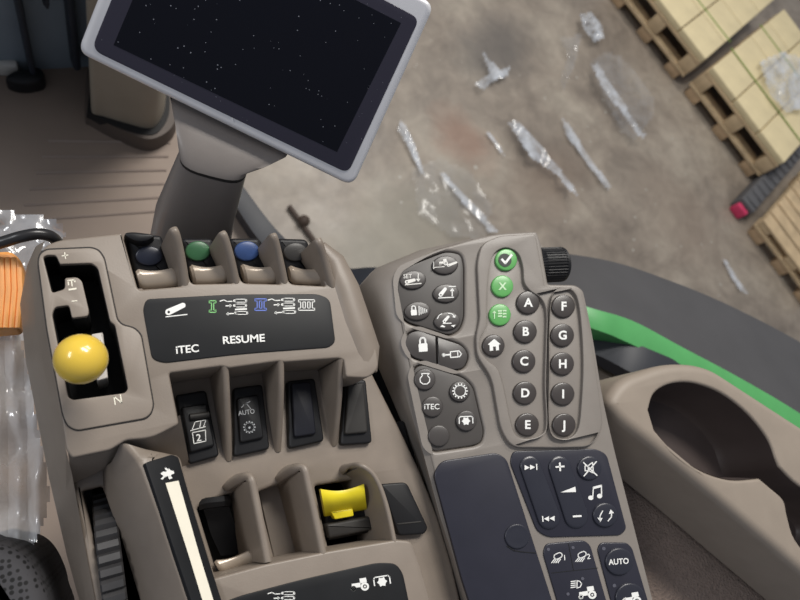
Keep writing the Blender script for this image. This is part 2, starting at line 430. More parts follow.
# ---- gear gate
build('gate_seam', plate(rnd([(39, 253), (46, 248.5), (91, 246.5), (99, 249), (105, 257, 8), (112, 290), (118, 319, 5), (123, 324, 3), (135, 327, 5), (142, 334, 6), (154.5, 405, 6), (152, 414, 4), (146, 419.5, 5), (77, 431.5, 4), (67, 427, 6), (62, 416, 6), (46, 330), (37, 262, 8)], 6), L0, .0004, -.002, .0001, holes=[rnd(GSLOT, 3, 4)]), GROOVE, lc)
gate = build('gate_plate', plate(rnd([(40, 254), (46.5, 249.7), (90.5, 247.7), (98, 250), (104, 258, 8), (110.7, 290), (117, 320, 5), (122, 325, 3), (134, 328, 5), (141, 335, 6), (153.2, 405, 6), (151, 413, 4), (145, 418.2, 5), (77, 430.2, 4), (68, 426, 6), (63.2, 416, 6), (47.2, 330), (38.2, 262, 8)], 6), L0, .0012, -.002, .0006, holes=[slot]), GATE, lc)
g = Sym()
g.line([(62, 256), (68, 255)], 1).line([(64.6, 252.6), (65.6, 258.6)], 1)
g.line([(72, 301.2), (77, 300.6)], 1)
g.line([(67.6, 280.6), (74.6, 279.8), (74.9, 282)], 1.3).line([(68, 281), (68.6, 285)], 1.3).line([(71.4, 280.8), (72.2, 286)], 1.2).line([(69, 289.6), (76, 288.6)], 1.8)
g.line([(115.2, 404.5), (114, 396.4), (121.6, 402.8), (120.4, 394.8)], 1.3)
g.done('marking', L0, .0014, CREAM, gate)
# liner of the gate slot
build('slot_liner', join(plate(rnd([(40, 250), (100, 255), (135, 395), (65, 405)], 3), level(-.036), 0, -.02, .0005)), BLACKM, lc)
q = [L0.to2(P(x, y, 0)) for x, y in slot]
if area2(q) < 0: q = q[::-1]
build('slot_wall', loft([[L0.fr(x, y, h) for x, y in offs(q, .0003)] for h in (-.0006, -.037)], False), BLACKM, lc, 'black inner wall of the gear gate')
# lever with its yellow ball
kb = P(81, 359, .042); kr = 27*.298/FOC
lev = build('gear_lever', tube([P(92, 352, -.045), P(88, 356, 0), kb+Vector((0, 0, -.004))], [.006, .005, .004], 16), BLACK, lc)
def sphere(c, r, n=24, m=14, sz=1):
    V, F = [], []
    for i in range(m+1):
        t = PI*i/m
        for k in range(n): V.append(c+Vector((r*math.sin(t)*math.cos(2*PI*k/n), r*math.sin(t)*math.sin(2*PI*k/n), r*sz*math.cos(t))))
    for i in range(m):
        for k in range(n):
            j = (k+1) % n; F.append((i*n+k, (i+1)*n+k, (i+1)*n+j, i*n+j))
    return V, F
build('knob', sphere(kb, kr, 40, 24), YELLOW, lev, 'glossy yellow ball knob')
build('shaft_block', plate(rnd([(91, 334), (103, 332), (108, 378), (97, 381)], 2), level(-.006), 0, -.03, .001), mat('shaft_grey', (196, 190, 182), .4, var=.05, scale=60), lev, 'pale grey shaft block')
# ---- four finger levers at the front
def paddle(px0, px1, pl_, pr_, z):
    """rounded finger bar, waisted in the middle; px0 / px1 = top-left and top-right, pl_/pr_ = bottom-left and -right"""
    rings = []; n = 12
    for k in range(n+1):
        t = k/n; a = Vector(px0).lerp(Vector(px1), t); b = Vector(pl_).lerp(Vector(pr_), t)
        w = 1-.22*math.sin(PI*t); top = P(a.x, a.y+3.0*math.sin(PI*t), z); bot = P(b.x, b.y, z-.004)
        c = (top+bot)/2; r = (top-bot).length/2; e = 1 if 0 < k < n else .72
        sec = []
        for q in range(14):
            w2 = 2*PI*q/14
            sec.append(c+(top-bot)/2*math.cos(w2)*e+Vector((0, 0, 1))*math.sin(w2)*r*.75*e*w)
        rings.append(sec)
    return loft(rings)
def finger_lever(cap, pad, insert, imat, ilabel):
    lv = build('finger_lever', plate(rnd(cap, 5, 5), Plane(P(cap[0][0], cap[0][1], -.004), Vector((0, -.25, 1))), 0, -.045, .003, seg=4), BLACK, lc)
    build('paddle', paddle(*pad, -.004), PADDLE, lv, 'shiny beige finger paddle')
    build('colour_insert', dome(insert, Plane(P(cap[0][0], cap[0][1], -.004), Vector((0, -.25, 1))), -.001, .0016, .0008), imat, lv, ilabel)
    return lv
finger_lever([(124, 234), (162, 235), (173, 282), (138, 285)], ((134.6, 268.5), (174.5, 267), (140.5, 290), (180.5, 286.5)), ell(149, 256, 14, 10), NAVYI, 'dark navy insert')
build('lever_boot', dome(spl([(124, 234), (131, 232), (143, 233), (154, 235), (151, 239), (142, 241.5), (133, 240)], 4), level(-.002), -.012, .004, .001), BLACK, lc, 'crumpled black boot flap')
finger_lever([(181, 238), (213, 238), (222, 281), (190, 282)], ((188.4, 264), (225.6, 264), (193.6, 285.5), (227.5, 283)), ell(198, 251, 12.5, 10), GREENI, 'green insert')
finger_lever([(229, 238), (260, 238), (271, 280), (239, 281)], ((239.4, 263), (275, 265.5), (245, 284.5), (277, 284)), ell(247, 251, 12.5, 10), BLUEI, 'blue insert')
finger_lever([(277, 238), (308, 239), (318, 281), (287, 281)], ((287.5, 264.5), (321, 268), (291, 284), (323.5, 285.5)), ell(295.5, 252, 12, 9.5), GREYI, 'grey insert')
# ---- label panels
lp = build('label_panel', plate(rnd([(143, 309, 5), (146, 299, 7), (230, 294.3, 20), (318, 293.8, 14), (330, 299, 10), (335.5, 342, 6), (329, 347.4, 8), (242, 353.8, 20), (164, 363, 8), (152, 359, 8)], 6, 6), L0, .0008, -.001, .0005), LABEL, lc)
s = Sym()
def lever_icon(s, a, b, r, und=None, m=1):
    s.ring(capsule(a, b, r, r2=r*.8), ell(a[0]+.3, a[1], r*.42, n=12))
    if und: s.line(und, 1.0)
lever_icon(s, (168.5, 312), (183, 305.3), 3.2, [(166, 316.8), (187, 314.4)])
def cyl(s, x, y, arrow=0):
    s.line(capsule((x-4.5, y), (x+4.5, y), 1.5, 5), .7, True); s.disc(x-6.6, y, 1.3); s.disc(x+5, y, 1.0)
def hyd(s, x, y):
    s.line([(x-15, y-5.4), (x-11, y-6.6), (x-8, y-5), (x-3, y-5.2)], 1.0)
    cyl(s, x+6, y-5.8); s.arrow((x-9, y-.6), (x-3, y-1), 1.1, 2.4); cyl(s, x+6, y-1.0)
    s.poly([(x, y+2.2), (x+12, y+1.6), (x+12, y+3.2), (x, y+3.8)]); s.arrow((x, y+6.8), (x-9, y+7.4), 1.1, 2.4); cyl(s, x+7, y+6.4)
hyd(s, 235, 306.5); hyd(s, 283, 305.5)
s.text('iTEC', 187.6, 352.6, 7.4, 5, .02, 1.1); s.text('RESUME', 243.8, 342.6, 7.4, 3.5, .02, 1.14)
def roman(s, x, y, n, h=11, w=1.0):
    for k in range(n):
        cx = x+(k-(n-1)/2)*4.7
        s.line([(cx-1.1, y-h/2+2.4), (cx-1.1, y+h/2-2.4)], w); s.line([(cx+1.1, y-h/2+2.4), (cx+1.1, y+h/2-2.4)], w)
    W = n*2.35+1
    for e in (-1, 1):
        s.line([(x-W, y+e*h/2), (x+W, y+e*h/2)], w); s.line([(x-W, y+e*h/2), (x-W, y+e*(h/2-2.2))], w); s.line([(x+W, y+e*h/2), (x+W, y+e*(h/2-2.2))], w)
        for k in range(n+1):
            cx = x+(k-n/2)*4.7
            if 0 < k < n: s.line([(cx-1.2, y+e*(h/2-2.2)), (cx+1.2, y+e*(h/2-2.2))], w*.8)
        s.line([(x-W, y+e*(h/2-2.2)), (x-W+2, y+e*(h/2-2.2))], w*.8); s.line([(x+W, y+e*(h/2-2.2)), (x+W-2, y+e*(h/2-2.2))], w*.8)
    return s
roman(s, 306.5, 305, 3, 10.5, .9)
s.done('marking', L0, .00095, WHITE, lp)
roman(Sym(), 212.6, 306.5, 1, 11.5).done('marking', L0, .00095, GREENP, lp, 'green numeral')
roman(Sym(), 260.6, 304.6, 2, 11.5).done('marking', L0, .00095, BLUEP, lp, 'blue numeral')
LB = level(ZB)
lp2 = build('label_panel', plate(rnd([(222, 603, 8), (240, 596, 8), (300, 580, 20), (378, 562.6, 10), (396, 563.5, 6), (403, 573, 8), (408, 597, 8), (420, 655), (240, 655)], 6, 6), LB, .0008, -.001, .0005), LABEL, lc)
s = Sym()
def tractor(s, x, y, k=1.0):
    s.ring(ell(x+5*k, y+2*k, 4.3*k, n=16), ell(x+5*k, y+2*k, 2.2*k, n=12)); s.disc(x+5*k, y+2*k, 1*k); s.circ(x-6.5*k, y+4*k, 1.9*k, 1.3*k)
    s.poly([(x-8.5*k, y-.6*k), (x+.5*k, y-2*k), (x+.6*k, y+2.6*k), (x-4.4*k, y+3.2*k), (x-5.5*k, y+1.8*k), (x-8.4*k, y+2*k)])
    s.poly([(x-.6*k, y-6*k), (x+6*k, y-7*k), (x+7*k, y-2.6*k), (x+.2*k, y-1*k)]); return s
def pto(s, x, y, k=1.0, a=-9):
    c, n = math.cos(math.radians(a)), math.sin(math.radians(a)); R = lambda px, py: (x+(px*c-py*n)*k, y+(px*n+py*c)*k)
    s.line([R(-8, 3.5), R(-8, -3), R(-6.5, -4.6), R(6.5, -4.6), R(8, -3), R(8, 3.5)], 1.2*k)
    s.poly([R((5.2 if q % 2 == 0 else 3.7)*math.cos(q*PI/6), .8+(5.2 if q % 2 == 0 else 3.7)*math.sin(q*PI/6)) for q in range(12)]); return s
tractor(s, 360, 584.5, .98); pto(s, 382, 581, 1.0)
hyd(s, 283, 599)
s.done('marking', LB, .00095, WHITE, lp2)
strip_pl = Plane(P(141, 462, 0.0), (P(179, 453, -.0137)-P(141, 462, 0)).cross(P(177, 565, 0)-P(141, 462, 0))*1.0)
if strip_pl.n.z < 0: strip_pl = Plane(strip_pl.o, -strip_pl.n)
st = build('speed_label', plate(rnd([(145.5, 463, 2), (150, 461, 2), (172, 454.5, 2), (178.5, 457, 2), (193, 508, 10), (212, 570), (236, 645), (208, 650), (174, 549)], 3), strip_pl, .0012, -.002, .0004), LABEL, lc)
s = Sym().poly([(165.5, 483), (178.5, 480.6), (199, 553), (214, 602), (226, 645), (215, 645), (203, 602), (188, 553)])
s.done('scale_wedge', strip_pl, .0014, CREAM, st)
s = Sym().poly([(160.5, 473.6), (163, 471.6), (166.5, 471.6), (169, 468.4), (170.6, 470.4), (173.6, 471), (174.4, 473.4), (171.4, 474.6), (170.4, 477), (167.4, 476), (164.4, 477.6), (163, 475.6)])
s.poly([(160.6, 479), (164, 475.6), (165.4, 476.6), (162.6, 479.6)]).poly([(169.4, 479.4), (168, 476.6), (170.6, 475.6), (172.6, 478)]).poly([(166, 470.6), (164.6, 468), (166.2, 467.6), (169, 470)])
s.done('marking', strip_pl, .0014, WHITE, st)
# ---- thumb wheel
wc = P(118, 575, ZD); wr = .052; wz = wc.z-wr+.010
V, F = [], []; n = 168; x0 = P(88, 500, ZD).x+.0012; x1 = P(101, 498, ZD).x+.0075
for x in (x0, x0+.001, x1-.001, x1):
    e = .0016 if x in (x0, x1) else 0
    for k in range(n):
        r = wr-e-(.0028 if k % 4 == 0 else 0); a = 2*PI*k/n
        V.append(Vector((x, wc.y+math.sin(a)*r, wz+math.cos(a)*r)))
for q in range(3):
    for k in range(n):
        j = (k+1) % n; F.append((q*n+k, q*n+j, (q+1)*n+j, (q+1)*n+k))
F += [tuple(range(n)), tuple(3*n+k for k in range(n))]
build('thumb_wheel', (V, F), mat('wheel_rubber', (58, 57, 58), .5, var=.1, scale=90), lc, 'ribbed dark thumb wheel', sharp=20)
build('slot_liner', plate(rnd([(70, 480), (110, 476), (170, 660), (105, 660)], 3), level(ZD-.028), 0, -.01, .0005), BLACKM, lc)
# ---- rocker switches on the shelf
LD = level(ZD)
def rocker(frame, key, kmat=BLACK, fmat=BLACK, h=.006, tilt=.0):
    fr = build('rocker_switch', plate(rnd(frame, 4, 4), LD, .005, -.004, .0015), fmat, lc)
    kp = Plane(P(key[0][0], key[0][1], ZD+.008), Vector((0, tilt, 1)))
    k = build('rocker_key', plate(rnd(key, 3, 4), kp, 0, -.007, .0014), kmat, fr)
    return fr, k, kp
fr, k, kp = rocker([(175, 395), (206, 390), (219.5, 456), (189, 464.5)], [(181, 407), (207, 403), (215, 446), (190, 453)])
build('key_ridge', tube([kp.at(190, 417, .0008), kp.at(209, 414.5, .0008)], .0022, 12), CHAR, k)
s = Sym().line([(190.6, 430.6), (205.4, 426.6)], .9)
s.line([(192.4, 429), (195.2, 421.8), (206, 420), (203.6, 426.4)], .8).line([(199.6, 428), (201, 421)], .8).line([(192.4, 432.6), (205.4, 430), (205.8, 441), (194, 443.6)], .9, True)
s.text('2', 199, 441, 7, 6, .02); s.done('symbol', kp, .0003, WHITE, k)
fr, k, kp = rocker([(233, 388), (262.5, 384), (270, 449), (234, 457)], [(236.5, 398), (258.5, 394), (264, 438), (240.5, 443)])
s = Sym().text('AUTO', 246.8, 414.4, 4.6, 8, .01, .9).line([(243.4, 405), (250, 401.4)], 1).line([(241.6, 407.4), (246, 403)], .8).line([(246, 403), (250.6, 408.6)], .8)
s.gear(249.4, 427.2, 4.4, 12, .8, 1.4).disc(249.4, 427.6, 1.1); s.done('symbol', kp, .0003, mat('grey_print', (172, 174, 176), .5, var=.02, scale=90), k)
rocker([(287, 381), (315, 378), (324.5, 441), (289, 449)], [(291, 383), (311, 381), (316.5, 434), (294.5, 437.5)], mat('blank_navy', (25, 26, 34), .5, spec=.3, var=.1, scale=60))
rocker([(345, 381), (366, 379), (372.5, 443), (340.5, 445.5)], [(348, 384), (364, 382.5), (368, 432.5), (345, 434.5)], CHAR, BLACK)
# ---- rear pockets
build('pocket_floor', plate(rnd([(188, 500), (238, 486), (268, 566), (212, 582)], 3), level(ZD-.03), 0, -.006, .0005), BLACKM, lc)
rl = build('lower_lever', loft([[P(x, y+d*1.0, z)+Vector((0, 0, dz)) for d, dz in ((-6, -.004), (-5, .001), (0, .003), (5, .001), (6, -.004), (0, -.008))] for x, y, z in ((199, 505, -.044), (206, 503, -.041), (224, 501, -.041), (230, 501, -.046))]), BLACK, lc)
build('lever_arm', loft([[P(x-13, y, z), P(x+13, y-3, z), P(x+13, y-3, z-.02), P(x-13, y, z-.02)] for x, y, z in ((216, 508, -.05), (224, 535, -.058), (234, 556, -.06))]), BLACK, rl)  # arm widened in black to imitate shade deep in the pocket
build('paddle', paddle((213, 560), (250, 549), (221, 575), (261, 563), -.036), PADDLE, rl, 'shiny beige finger paddle')
build('pocket_floor', plate(rnd([(312, 482), (372, 474), (392, 540), (328, 553)], 3), level(ZD-.028), 0, -.006, .0005), BLACKM, lc)
yw = build('toggle_switch', plate(rnd([(321, 494), (366, 489), (374, 532), (328, 541)], 4), level(-.044), 0, -.026, .003), BLACK, lc)
build('switch_step', plate(rnd([(326, 524), (370, 516), (373, 530), (329, 539)], 3), level(-.038), 0, -.01, .002), CHAR, yw)
V, F = [], []; nx, ny = 12, 8
for sgn, dz in ((1, 0), (-1, -.004)):
    for j in range(ny+1):
        v = j/ny
        for i in range(nx+1):
            u = i/nx
            a = Vector((320.5, 489)).lerp(Vector((364, 484)), u); b = Vector((325.5, 516.5)).lerp(Vector((367, 509.5)), u)
            p = a.lerp(b, v); sag = 4.0*math.sin(PI*u)*(1-v)
            z = -.024-.016*v**2+.002*math.sin(PI*v)-.0022*math.sin(PI*u)
            V.append(P(p.x, p.y+sag, z)+Vector((0, 0, dz)))
st_ = nx+1; off = (nx+1)*(ny+1)
for j in range(ny):
    for i in range(nx):
        q = (j*st_+i, j*st_+i+1, (j+1)*st_+i+1, (j+1)*st_+i); F += [q, tuple(off+t for t in q[::-1])]
rim = [i for i in range(nx)]+[j*st_+nx for j in range(ny)]+[ny*st_+i for i in range(nx, 0, -1)]+[j*st_ for j in range(ny, 0, -1)]
for a, b in zip(rim, rim[1:]+rim[:1]): F.append((a, b, off+b, off+a))
build('switch_cap', join((V, F), plate(rnd([(331, 512), (353, 508), (354, 516), (335, 519.5)], 1.5), level(-.036), 0, -.006, .0008)), YSW, yw, 'yellow saddle shaped cap', sharp=50)
cov = build('blank_cover', plate(rnd([(380.5, 484, 4), (407, 482, 5), (428.5, 528, 6), (425, 534, 4), (399, 536, 4)], 4, 4), LD, .006, -.003, .0015), BLACK, lc, 'black blanking cover')
build('cover_ridge', plate(rnd([(397, 523.5), (421, 521), (421.8, 522.4), (398, 525)], .6), LD, .0064, .004, .0002), CHAR, cov)
pc = P(250, 470, 0)
build('pedestal', bevelled(box(pc.x-.06, pc.x+.06, pc.y-.07, pc.y+.07, ZC-.65, ZC-.155), .01), BLACKM, lc, 'black pedestal carrying the console')
# ---- dark bracket in the gap to the keypad
gp = build('mounting_bracket', plate(rnd([(340, 300), (372, 300), (402, 400), (425, 450), (500, 680), (440, 680), (390, 440)], 4), level(-.085), 0, -.03, .003), BLACKM, lc)
for i, (x, y) in enumerate(((399, 436), (424, 498), (441, 545), (452, 580))):
    build('clip', bevelled(tuple([join(box(-.008, .006, -.010, .010, -.02, .004))][0]), .002) if False else
          ([v+P(x, y, -.052) for v in bevelled(box(-.007, .006, -.011, .011, -.03, .003), .002)[0]], bevelled(box(-.007, .006, -.011, .011, -.03, .003), .002)[1]), BLACK, gp)

# =================================================================== KEYPAD CONSOLE
KA = math.radians(9)
KP = Plane(P(440, 350, -.02), Vector((-math.sin(KA), 0, math.cos(KA))))
kc = thing('keypad_console', 'beige keypad console with lettered round buttons and a dark radio panel', 'control console', P(520, 430, -.14))
hex1 = [(397, 279, 8), (402, 269, 10), (446, 251.5, 10), (461, 254.5, 9), (463.5, 266, 8), (463.5, 318, 12), (459, 330, 10), (449, 335, 8), (408, 322, 10), (400.5, 314, 8)]
oval2 = [(404.5, 343, 7), (408, 333.5, 8), (418, 330, 8), (462, 345, 8), (469, 355, 8), (464.5, 367.5, 8), (455, 370, 6), (411, 356.5, 8)]
hex3 = [(412, 376, 6), (415.5, 367, 8), (426, 364.5, 8), (464, 378, 10), (473, 387, 10), (483.5, 432, 8), (481, 442, 6), (474, 445, 6), (434, 451, 8), (426.5, 445, 6)]
k_out = rnd([(394, 286, 10), (398, 270, 14), (430, 251, 14), (474, 238, 14), (498, 233, 10), (537, 231, 3), (541, 241, 3), (548.5, 284, 2), (576, 284.5, 5), (584, 290, 5), (593, 332, 20), (604, 400, 20), (616, 452, 20), (636, 530, 20), (664, 640), (672, 680), (500, 680), (468, 586), (445, 515), (430, 455), (412, 380, 30)], 8, 5)
def grow(pts, d): return [(q[0], q[1]) for q in offs([(p[0], p[1]) for p in pts], d)] if area2(pts) > 0 else [(q[0], q[1]) for q in offs([(p[0], p[1]) for p in pts], -d)]
h1r, o2r, h3r = rnd(hex1, 6, 5), rnd(oval2, 6, 5), rnd(hex3, 6, 5)
def wider(pts, d):
    s_ = 1 if area2(pts) > 0 else -1
    return offs(pts, -d) if s_ > 0 else offs(pts[::-1], -d)
isl_out = rnd([(477, 262, 10), (482, 243, 8), (500, 235.5, 6), (535.5, 233.5, 3), (545, 286.5, 2), (575, 287, 5), (582, 292, 5), (590.5, 332, 20), (600, 400, 20), (603, 428, 14), (592, 447, 12), (560, 448, 14), (512, 447.5, 14), (501, 430, 12), (492, 378, 10), (477, 356, 8), (476, 336, 6), (480, 318, 6)], 6, 5)
rec1 = spl([(506, 247.5), (518, 253), (523, 266), (524.5, 282), (531, 291), (541, 298), (546.5, 312), (546, 345), (545, 385), (546.5, 424), (541, 435), (526, 439), (515, 434), (509, 415), (504, 390), (498, 370), (487, 360), (480, 350), (480, 339), (486.5, 326), (486.5, 306), (488.5, 274), (494, 254)], 4)
rec2 = spl([(564, 288.5), (573, 291), (578.5, 302), (582, 330), (583.5, 365), (582, 400), (579, 427), (571, 437.5), (560, 438.5), (552, 433), (549.5, 415), (550, 370), (550, 330), (552, 301), (556, 291)], 4)
kbody = plate(k_out, KP, 0, -.034, .0025, holes=[wider(h1r, 1.2), wider(o2r, 1.0), wider(h3r, 1.2)], seg=4)
HI = .0035
island = plate(isl_out, KP, HI, -.004, .0012, holes=[rec1, rec2], seg=4, hbev=.0007)
flank = relief([], [])
def kv(px, py, h): return KP.at(px, py, h)
fl_t = [(474, 239), (430, 251.5), (400, 268), (394.5, 286), (404, 340), (413, 383), (431, 457), (446, 517), (469, 588), (500, 680)]
fl_m = [(472, 238.5), (426, 250), (392, 266), (380, 282), (390, 335), (404, 390), (424, 456), (440, 517), (464, 590), (494, 680)]
fl_b = [(470, 239), (420, 250), (376, 268), (357.5, 289), (371, 335), (397, 395), (420, 450), (436, 512), (459, 588), (488, 680)]
N = len(fl_t)
flank = ([kv(*p, -.001) for p in fl_t]+[kv(*p, -.004) for p in fl_m]+[kv(*p, -.02) for p in fl_b]+[kv(*p, -.02)-Vector((0, 0, .012)) for p in fl_b],
         [(r*N+i, r*N+i+1, (r+1)*N+i+1, (r+1)*N+i) for r in range(3) for i in range(N-1)])
build('housing', join(kbody, island, flank), KEYHOUSE, kc, sharp=50)
build('membrane_panel', plate(h1r, KP, -.0006, -.006, .0006), DKKEY, kc, 'dark grey panel of five oval buttons')
build('membrane_panel', plate(h3r, KP, -.0006, -.006, .0006), DKKEY, kc, 'dark grey panel of five round buttons')
build('key_bed', plate(wider(rec1, 1), KP, .0003, -.004, .0002), KEYHOUSE, kc)
build('key_bed', plate(wider(rec2, 1), KP, .0003, -.004, .0002), KEYHOUSE, kc)
def button(outl, m, h0, h1, sym=None, smat=None, label=None, pl=KP, crown=.0005, dish=0):
    b = build('button', dome(outl, pl, h0, h1, crown, dish=dish), m, kc, label)
    if sym: sym.done('symbol', pl, h1+crown-dish+.00025, smat or WHITE, b)
    return b
# oval buttons
OV = [(445.3, 264.8), (413.2, 279.6), (446.2, 293), (417.6, 310.8), (447.2, 320.8)]
def S_set(x, y):
    s = Sym().text('SET', x-5.6, y-1.4, 4.3, 0, .01, .9); lever_icon(s, (x-6.5, y+2.4), (x+1, y+.4), 1.9, [(x-8, y+5.2), (x+8, y+3.8)])
    return s.arrow((x+5, y-6), (x+5, y+2.2), .9, 3)
def S_trac(x, y):
    s = Sym(); tractor(s, x-2, y-2.6, .5); s.line([(x-12, y+2.8), (x-1, y+1.8)], .7).line([(x-11.6, y-3), (x-11.6, y+4)], .7); lever_icon(s, (x+3, y+.6), (x+11, y-2.4), 1.3)
    return s
def S_lift(x, y):
    s = Sym(); lever_icon(s, (x-5.6, y+1.8), (x-1, y-4), 2.0, [(x-7.5, y+5), (x+7.5, y+4.2)]); s.arrow((x+6, y+3), (x+6, y-5), 1.0, 3.2); return s.line([(x+2.6, y-6.2), (x+9.4, y-6.6)], 1.0)
def padlock(s, x, y, k=1.0):
    s.poly(rnd([(x-3.6*k, y-1*k), (x+3.4*k, y-1.6*k), (x+3.8*k, y+5*k), (x-3.2*k, y+5.6*k)], 1)); 
    s.line([(x-2.3*k, y-1*k), (x-2.4*k, y-4*k), (x-1.4*k, y-5.6*k), (x+.6*k, y-5.8*k), (x+1.8*k, y-4.4*k), (x+2*k, y-1.4*k)], 1.4*k); return s
def S_slow(x, y):
    s = padlock(Sym(), x-3.8, y, .85)
    for q in range(5): s.line([(x+1.4+q*1.9, y-4.6+q*.85), (x+1.6+q*1.9, y+4.2-q*.75)], .9)
    return s
def S_tilt(x, y):
    s = Sym(); lever_icon(s, (x-3, y+.6), (x+1, y-4), 1.6, [(x-4, y+2.6), (x+4, y+2.4)])
    s.line([(x-10, y-2), (x-8, y-5.4), (x-5.6, y-7)], .8); s.line([(x+1, y-7.4), (x+4.6, y-7), (x+7, y-4.6)], .9); s.poly([(x+7.8, y-2.8), (x+4.8, y-4), (x+8.4, y-5.6)])
    s.poly([(x-7, y+6), (x-5, y+4), (x-2, y+5.6), (x-2.4, y+6.6)]).poly([(x+3.6, y+4.6), (x+8.6, y+3.8), (x+6.4, y+6.4)]); return s
for (x, y), fn in zip(OV, (S_trac, S_set, S_lift, S_slow, S_tilt)):
    button(ell(x, y, 13.2, 9.4, rot=-4), DKBTN, -.001, .0012, fn(x, y), mat('soft_white_print', (226, 224, 218), .5, var=.02, scale=90) if fn in (S_set, S_trac) else WHITE)
# lock and cylinder key halves
sp = [(436.3, 336), (438.2, 365)]
lh = rnd([(404.5, 343, 7), (408, 333.5, 8), (418, 330, 8), (436, 336.2, .5), (437.4, 364.6, .5), (411, 356.5, 8)], 6, 5)
rh = rnd([(437, 336.6, .5), (462, 345, 8), (469, 355, 8), (464.5, 367.5, 8), (455, 370, 6), (438.4, 365, .5)], 6, 5)
for o_, sy in ((lh, padlock(Sym(), 423, 345, 1.25)), (rh, Sym().line([(443.5, 355), (450, 354.6)], 1.5).circ(443.8, 355, 1.3, 1.1).line([(450.4, 351.8), (459, 350.8), (461.4, 354), (459.4, 356.8), (450.6, 357.4)], 1.1, True).line([(457.6, 352), (458, 356.6)], .9))):
    b = build('button', plate(o_, KP, .0002, -.006, .0008), DKBTN, kc); sy.done('symbol', KP, .0004, WHITE, b)
# round buttons of the lower membrane
def S_eng(x, y): return Sym().line([(x-3, y-3), (x-5, y-.4), (x-4.6, y+3), (x-2, y+5), (x+2, y+5), (x+4.6, y+2.6), (x+4.8, y-.6), (x+2.8, y-3.2), (x+2.6, y-4), (x+4.2, y-5.6), (x-3.6, y-5.4), (x-2.6, y-3.8)], 1.0, True)
for (x, y, r), sy in (((425, 379.2, 10.8), S_eng(425, 379)), ((460, 391.3, 10.3), Sym().gear(460, 391, 5.6, 14, 1.0, 1.8)), ((432.6, 406.6, 10.5), Sym().text('iTEC', 431.8, 409.2, 5.4, 0, .01, 1.0)),
                      ((466.6, 420.6, 10.4), pto(Sym(), 466, 420.4, .85, -2)), ((439, 435.8, 10.8), None)):
    button(ell(x, y, r), DKBTN, -.001, .0013, sy)
# green keys, home and the letters
button(ell(506.4, 259.6, 11), GREENBTN, 0, .0024, Sym().line([(502, 259.4), (505.4, 263), (511.6, 255)], 2.3), WHITE, 'green button with a tick')
Sym().poly(capsule((504.6, 259.6), (505.4, 260.6), 6.2)).done('symbol', KP, .0031, BLACKP, kc.children[-1], 'dark disc behind the tick')
button(ell(502.6, 286, 11), GREENBTN, 0, .0024, Sym().text('X', 502.6, 289.6, 7, 0, .03), mat('pale_print', (196, 226, 186), .5, var=.02, scale=90), 'green button with an X')
s = Sym().arrow((494.4, 318.6), (494.4, 310.6), .9, 2.6)
for q in range(3): s.line([(498.4, 311+q*2.6), (501.6, 310.8+q*2.6)], 1.5).line([(503.2, 310.8+q*3), (506, 310.6+q*3)], 1.5)
button(ell(500.2, 314.6, 11), GREENBTN, 0, .0024, s, MATS['pale_print'], 'green button with an arrow and lines')
s = Sym().poly([(487.6, 344.6), (494.2, 338.8), (500.6, 344.2), (498.8, 344.6), (499, 350.2), (496, 350.4), (495.8, 346.4), (493, 346.6), (493.2, 350.6), (489.8, 350.8), (489.6, 345)])
button(ell(493.8, 345.4, 11.2), LETBTN, 0, .0024, s)
for ch, x, y in (('A', 528.4, 302.3), ('B', 525.6, 331.3), ('C', 524.2, 361), ('D', 525.2, 392.8), ('E', 527.6, 424.5), ('F', 563.8, 306), ('G', 562.8, 335), ('H', 562.8, 363.6), ('I', 563.2, 393.8), ('J', 564.4, 424.8)):
    button(ell(x, y, 11.7), LETBTN, 0, .0024, Sym().text(ch, x, y+4.2, 8.4, 0, .03), WHITE)
# adjusting knob at the front right corner
ka = KP.at(545, 262, -.006); kbv = KP.at(569, 261, -.006); ax = (kbv-ka).normalized()
V, F = [], []; n = 144; R0 = 19*(ka-CAM).length/FOC*.92
a1 = Vector((0, 0, 1))-ax*ax.z; a1.normalize(); a2 = ax.cross(a1); Lk = (kbv-ka).length
rg = [(-.004, .8, 0), (0, .93, 1), (.0012, 1, 1), (Lk*.84, 1, 1), (Lk*.86, 1.0, 0), (Lk*.95, .98, 0), (Lk, .9, 0)]
for d, sc, kn in rg:
    for k in range(n):
        r = R0*sc*(1-(.05 if kn and k % 4 < 2 else 0)); w = 2*PI*k/n
        V.append(ka+ax*d+a1*math.cos(w)*r+a2*math.sin(w)*r-Vector((0, 0, R0*.55)))
for q in range(len(rg)-1):
    for k in range(n): j = (k+1) % n; F.append((q*n+k, q*n+j, (q+1)*n+j, (q+1)*n+k))
F += [tuple(range(n)), tuple((len(rg)-1)*n+k for k in range(n))]
build('adjuster_knob', (V, F), BLACK, kc, 'knurled black knob', sharp=25)
# radio display, media panel, light panels
nav = build('display_panel', plate(rnd([(433.5, 474, 8), (441, 461, 8), (497, 452.5, 7), (507, 459, 7), (540, 562), (565, 640), (578, 680), (495, 680), (462, 580)], 8, 5), KP, .0012, -.002, .0009), NAVY, kc, 'dark navy glossy panel')
build('lid_catch', dome(ell(517.5, 536.5, 12.5), KP, .0008, .0024, .0003, dish=.0004), NAVYBTN, nav)
Sym().line([(507, 546), (514, 550.6), (524, 552), (536, 553)], .8).done('lid_seam', KP, .0016, BLACKM, nav)
med = build('media_panel', plate(rnd([(510, 462, 8), (513, 451, 8), (596, 448.6, 8), (607, 454, 8), (627, 529, 7), (621, 535.4, 5), (548, 537.5, 8), (537, 531, 6)], 8, 5), KP, .0012, -.002, .0008), NAVY, kc)
sl1 = button(capsule((530.6, 466), (549.6, 518), 10.2, r2=11.2), NAVYBTN, .001, .0028)
s = Sym()
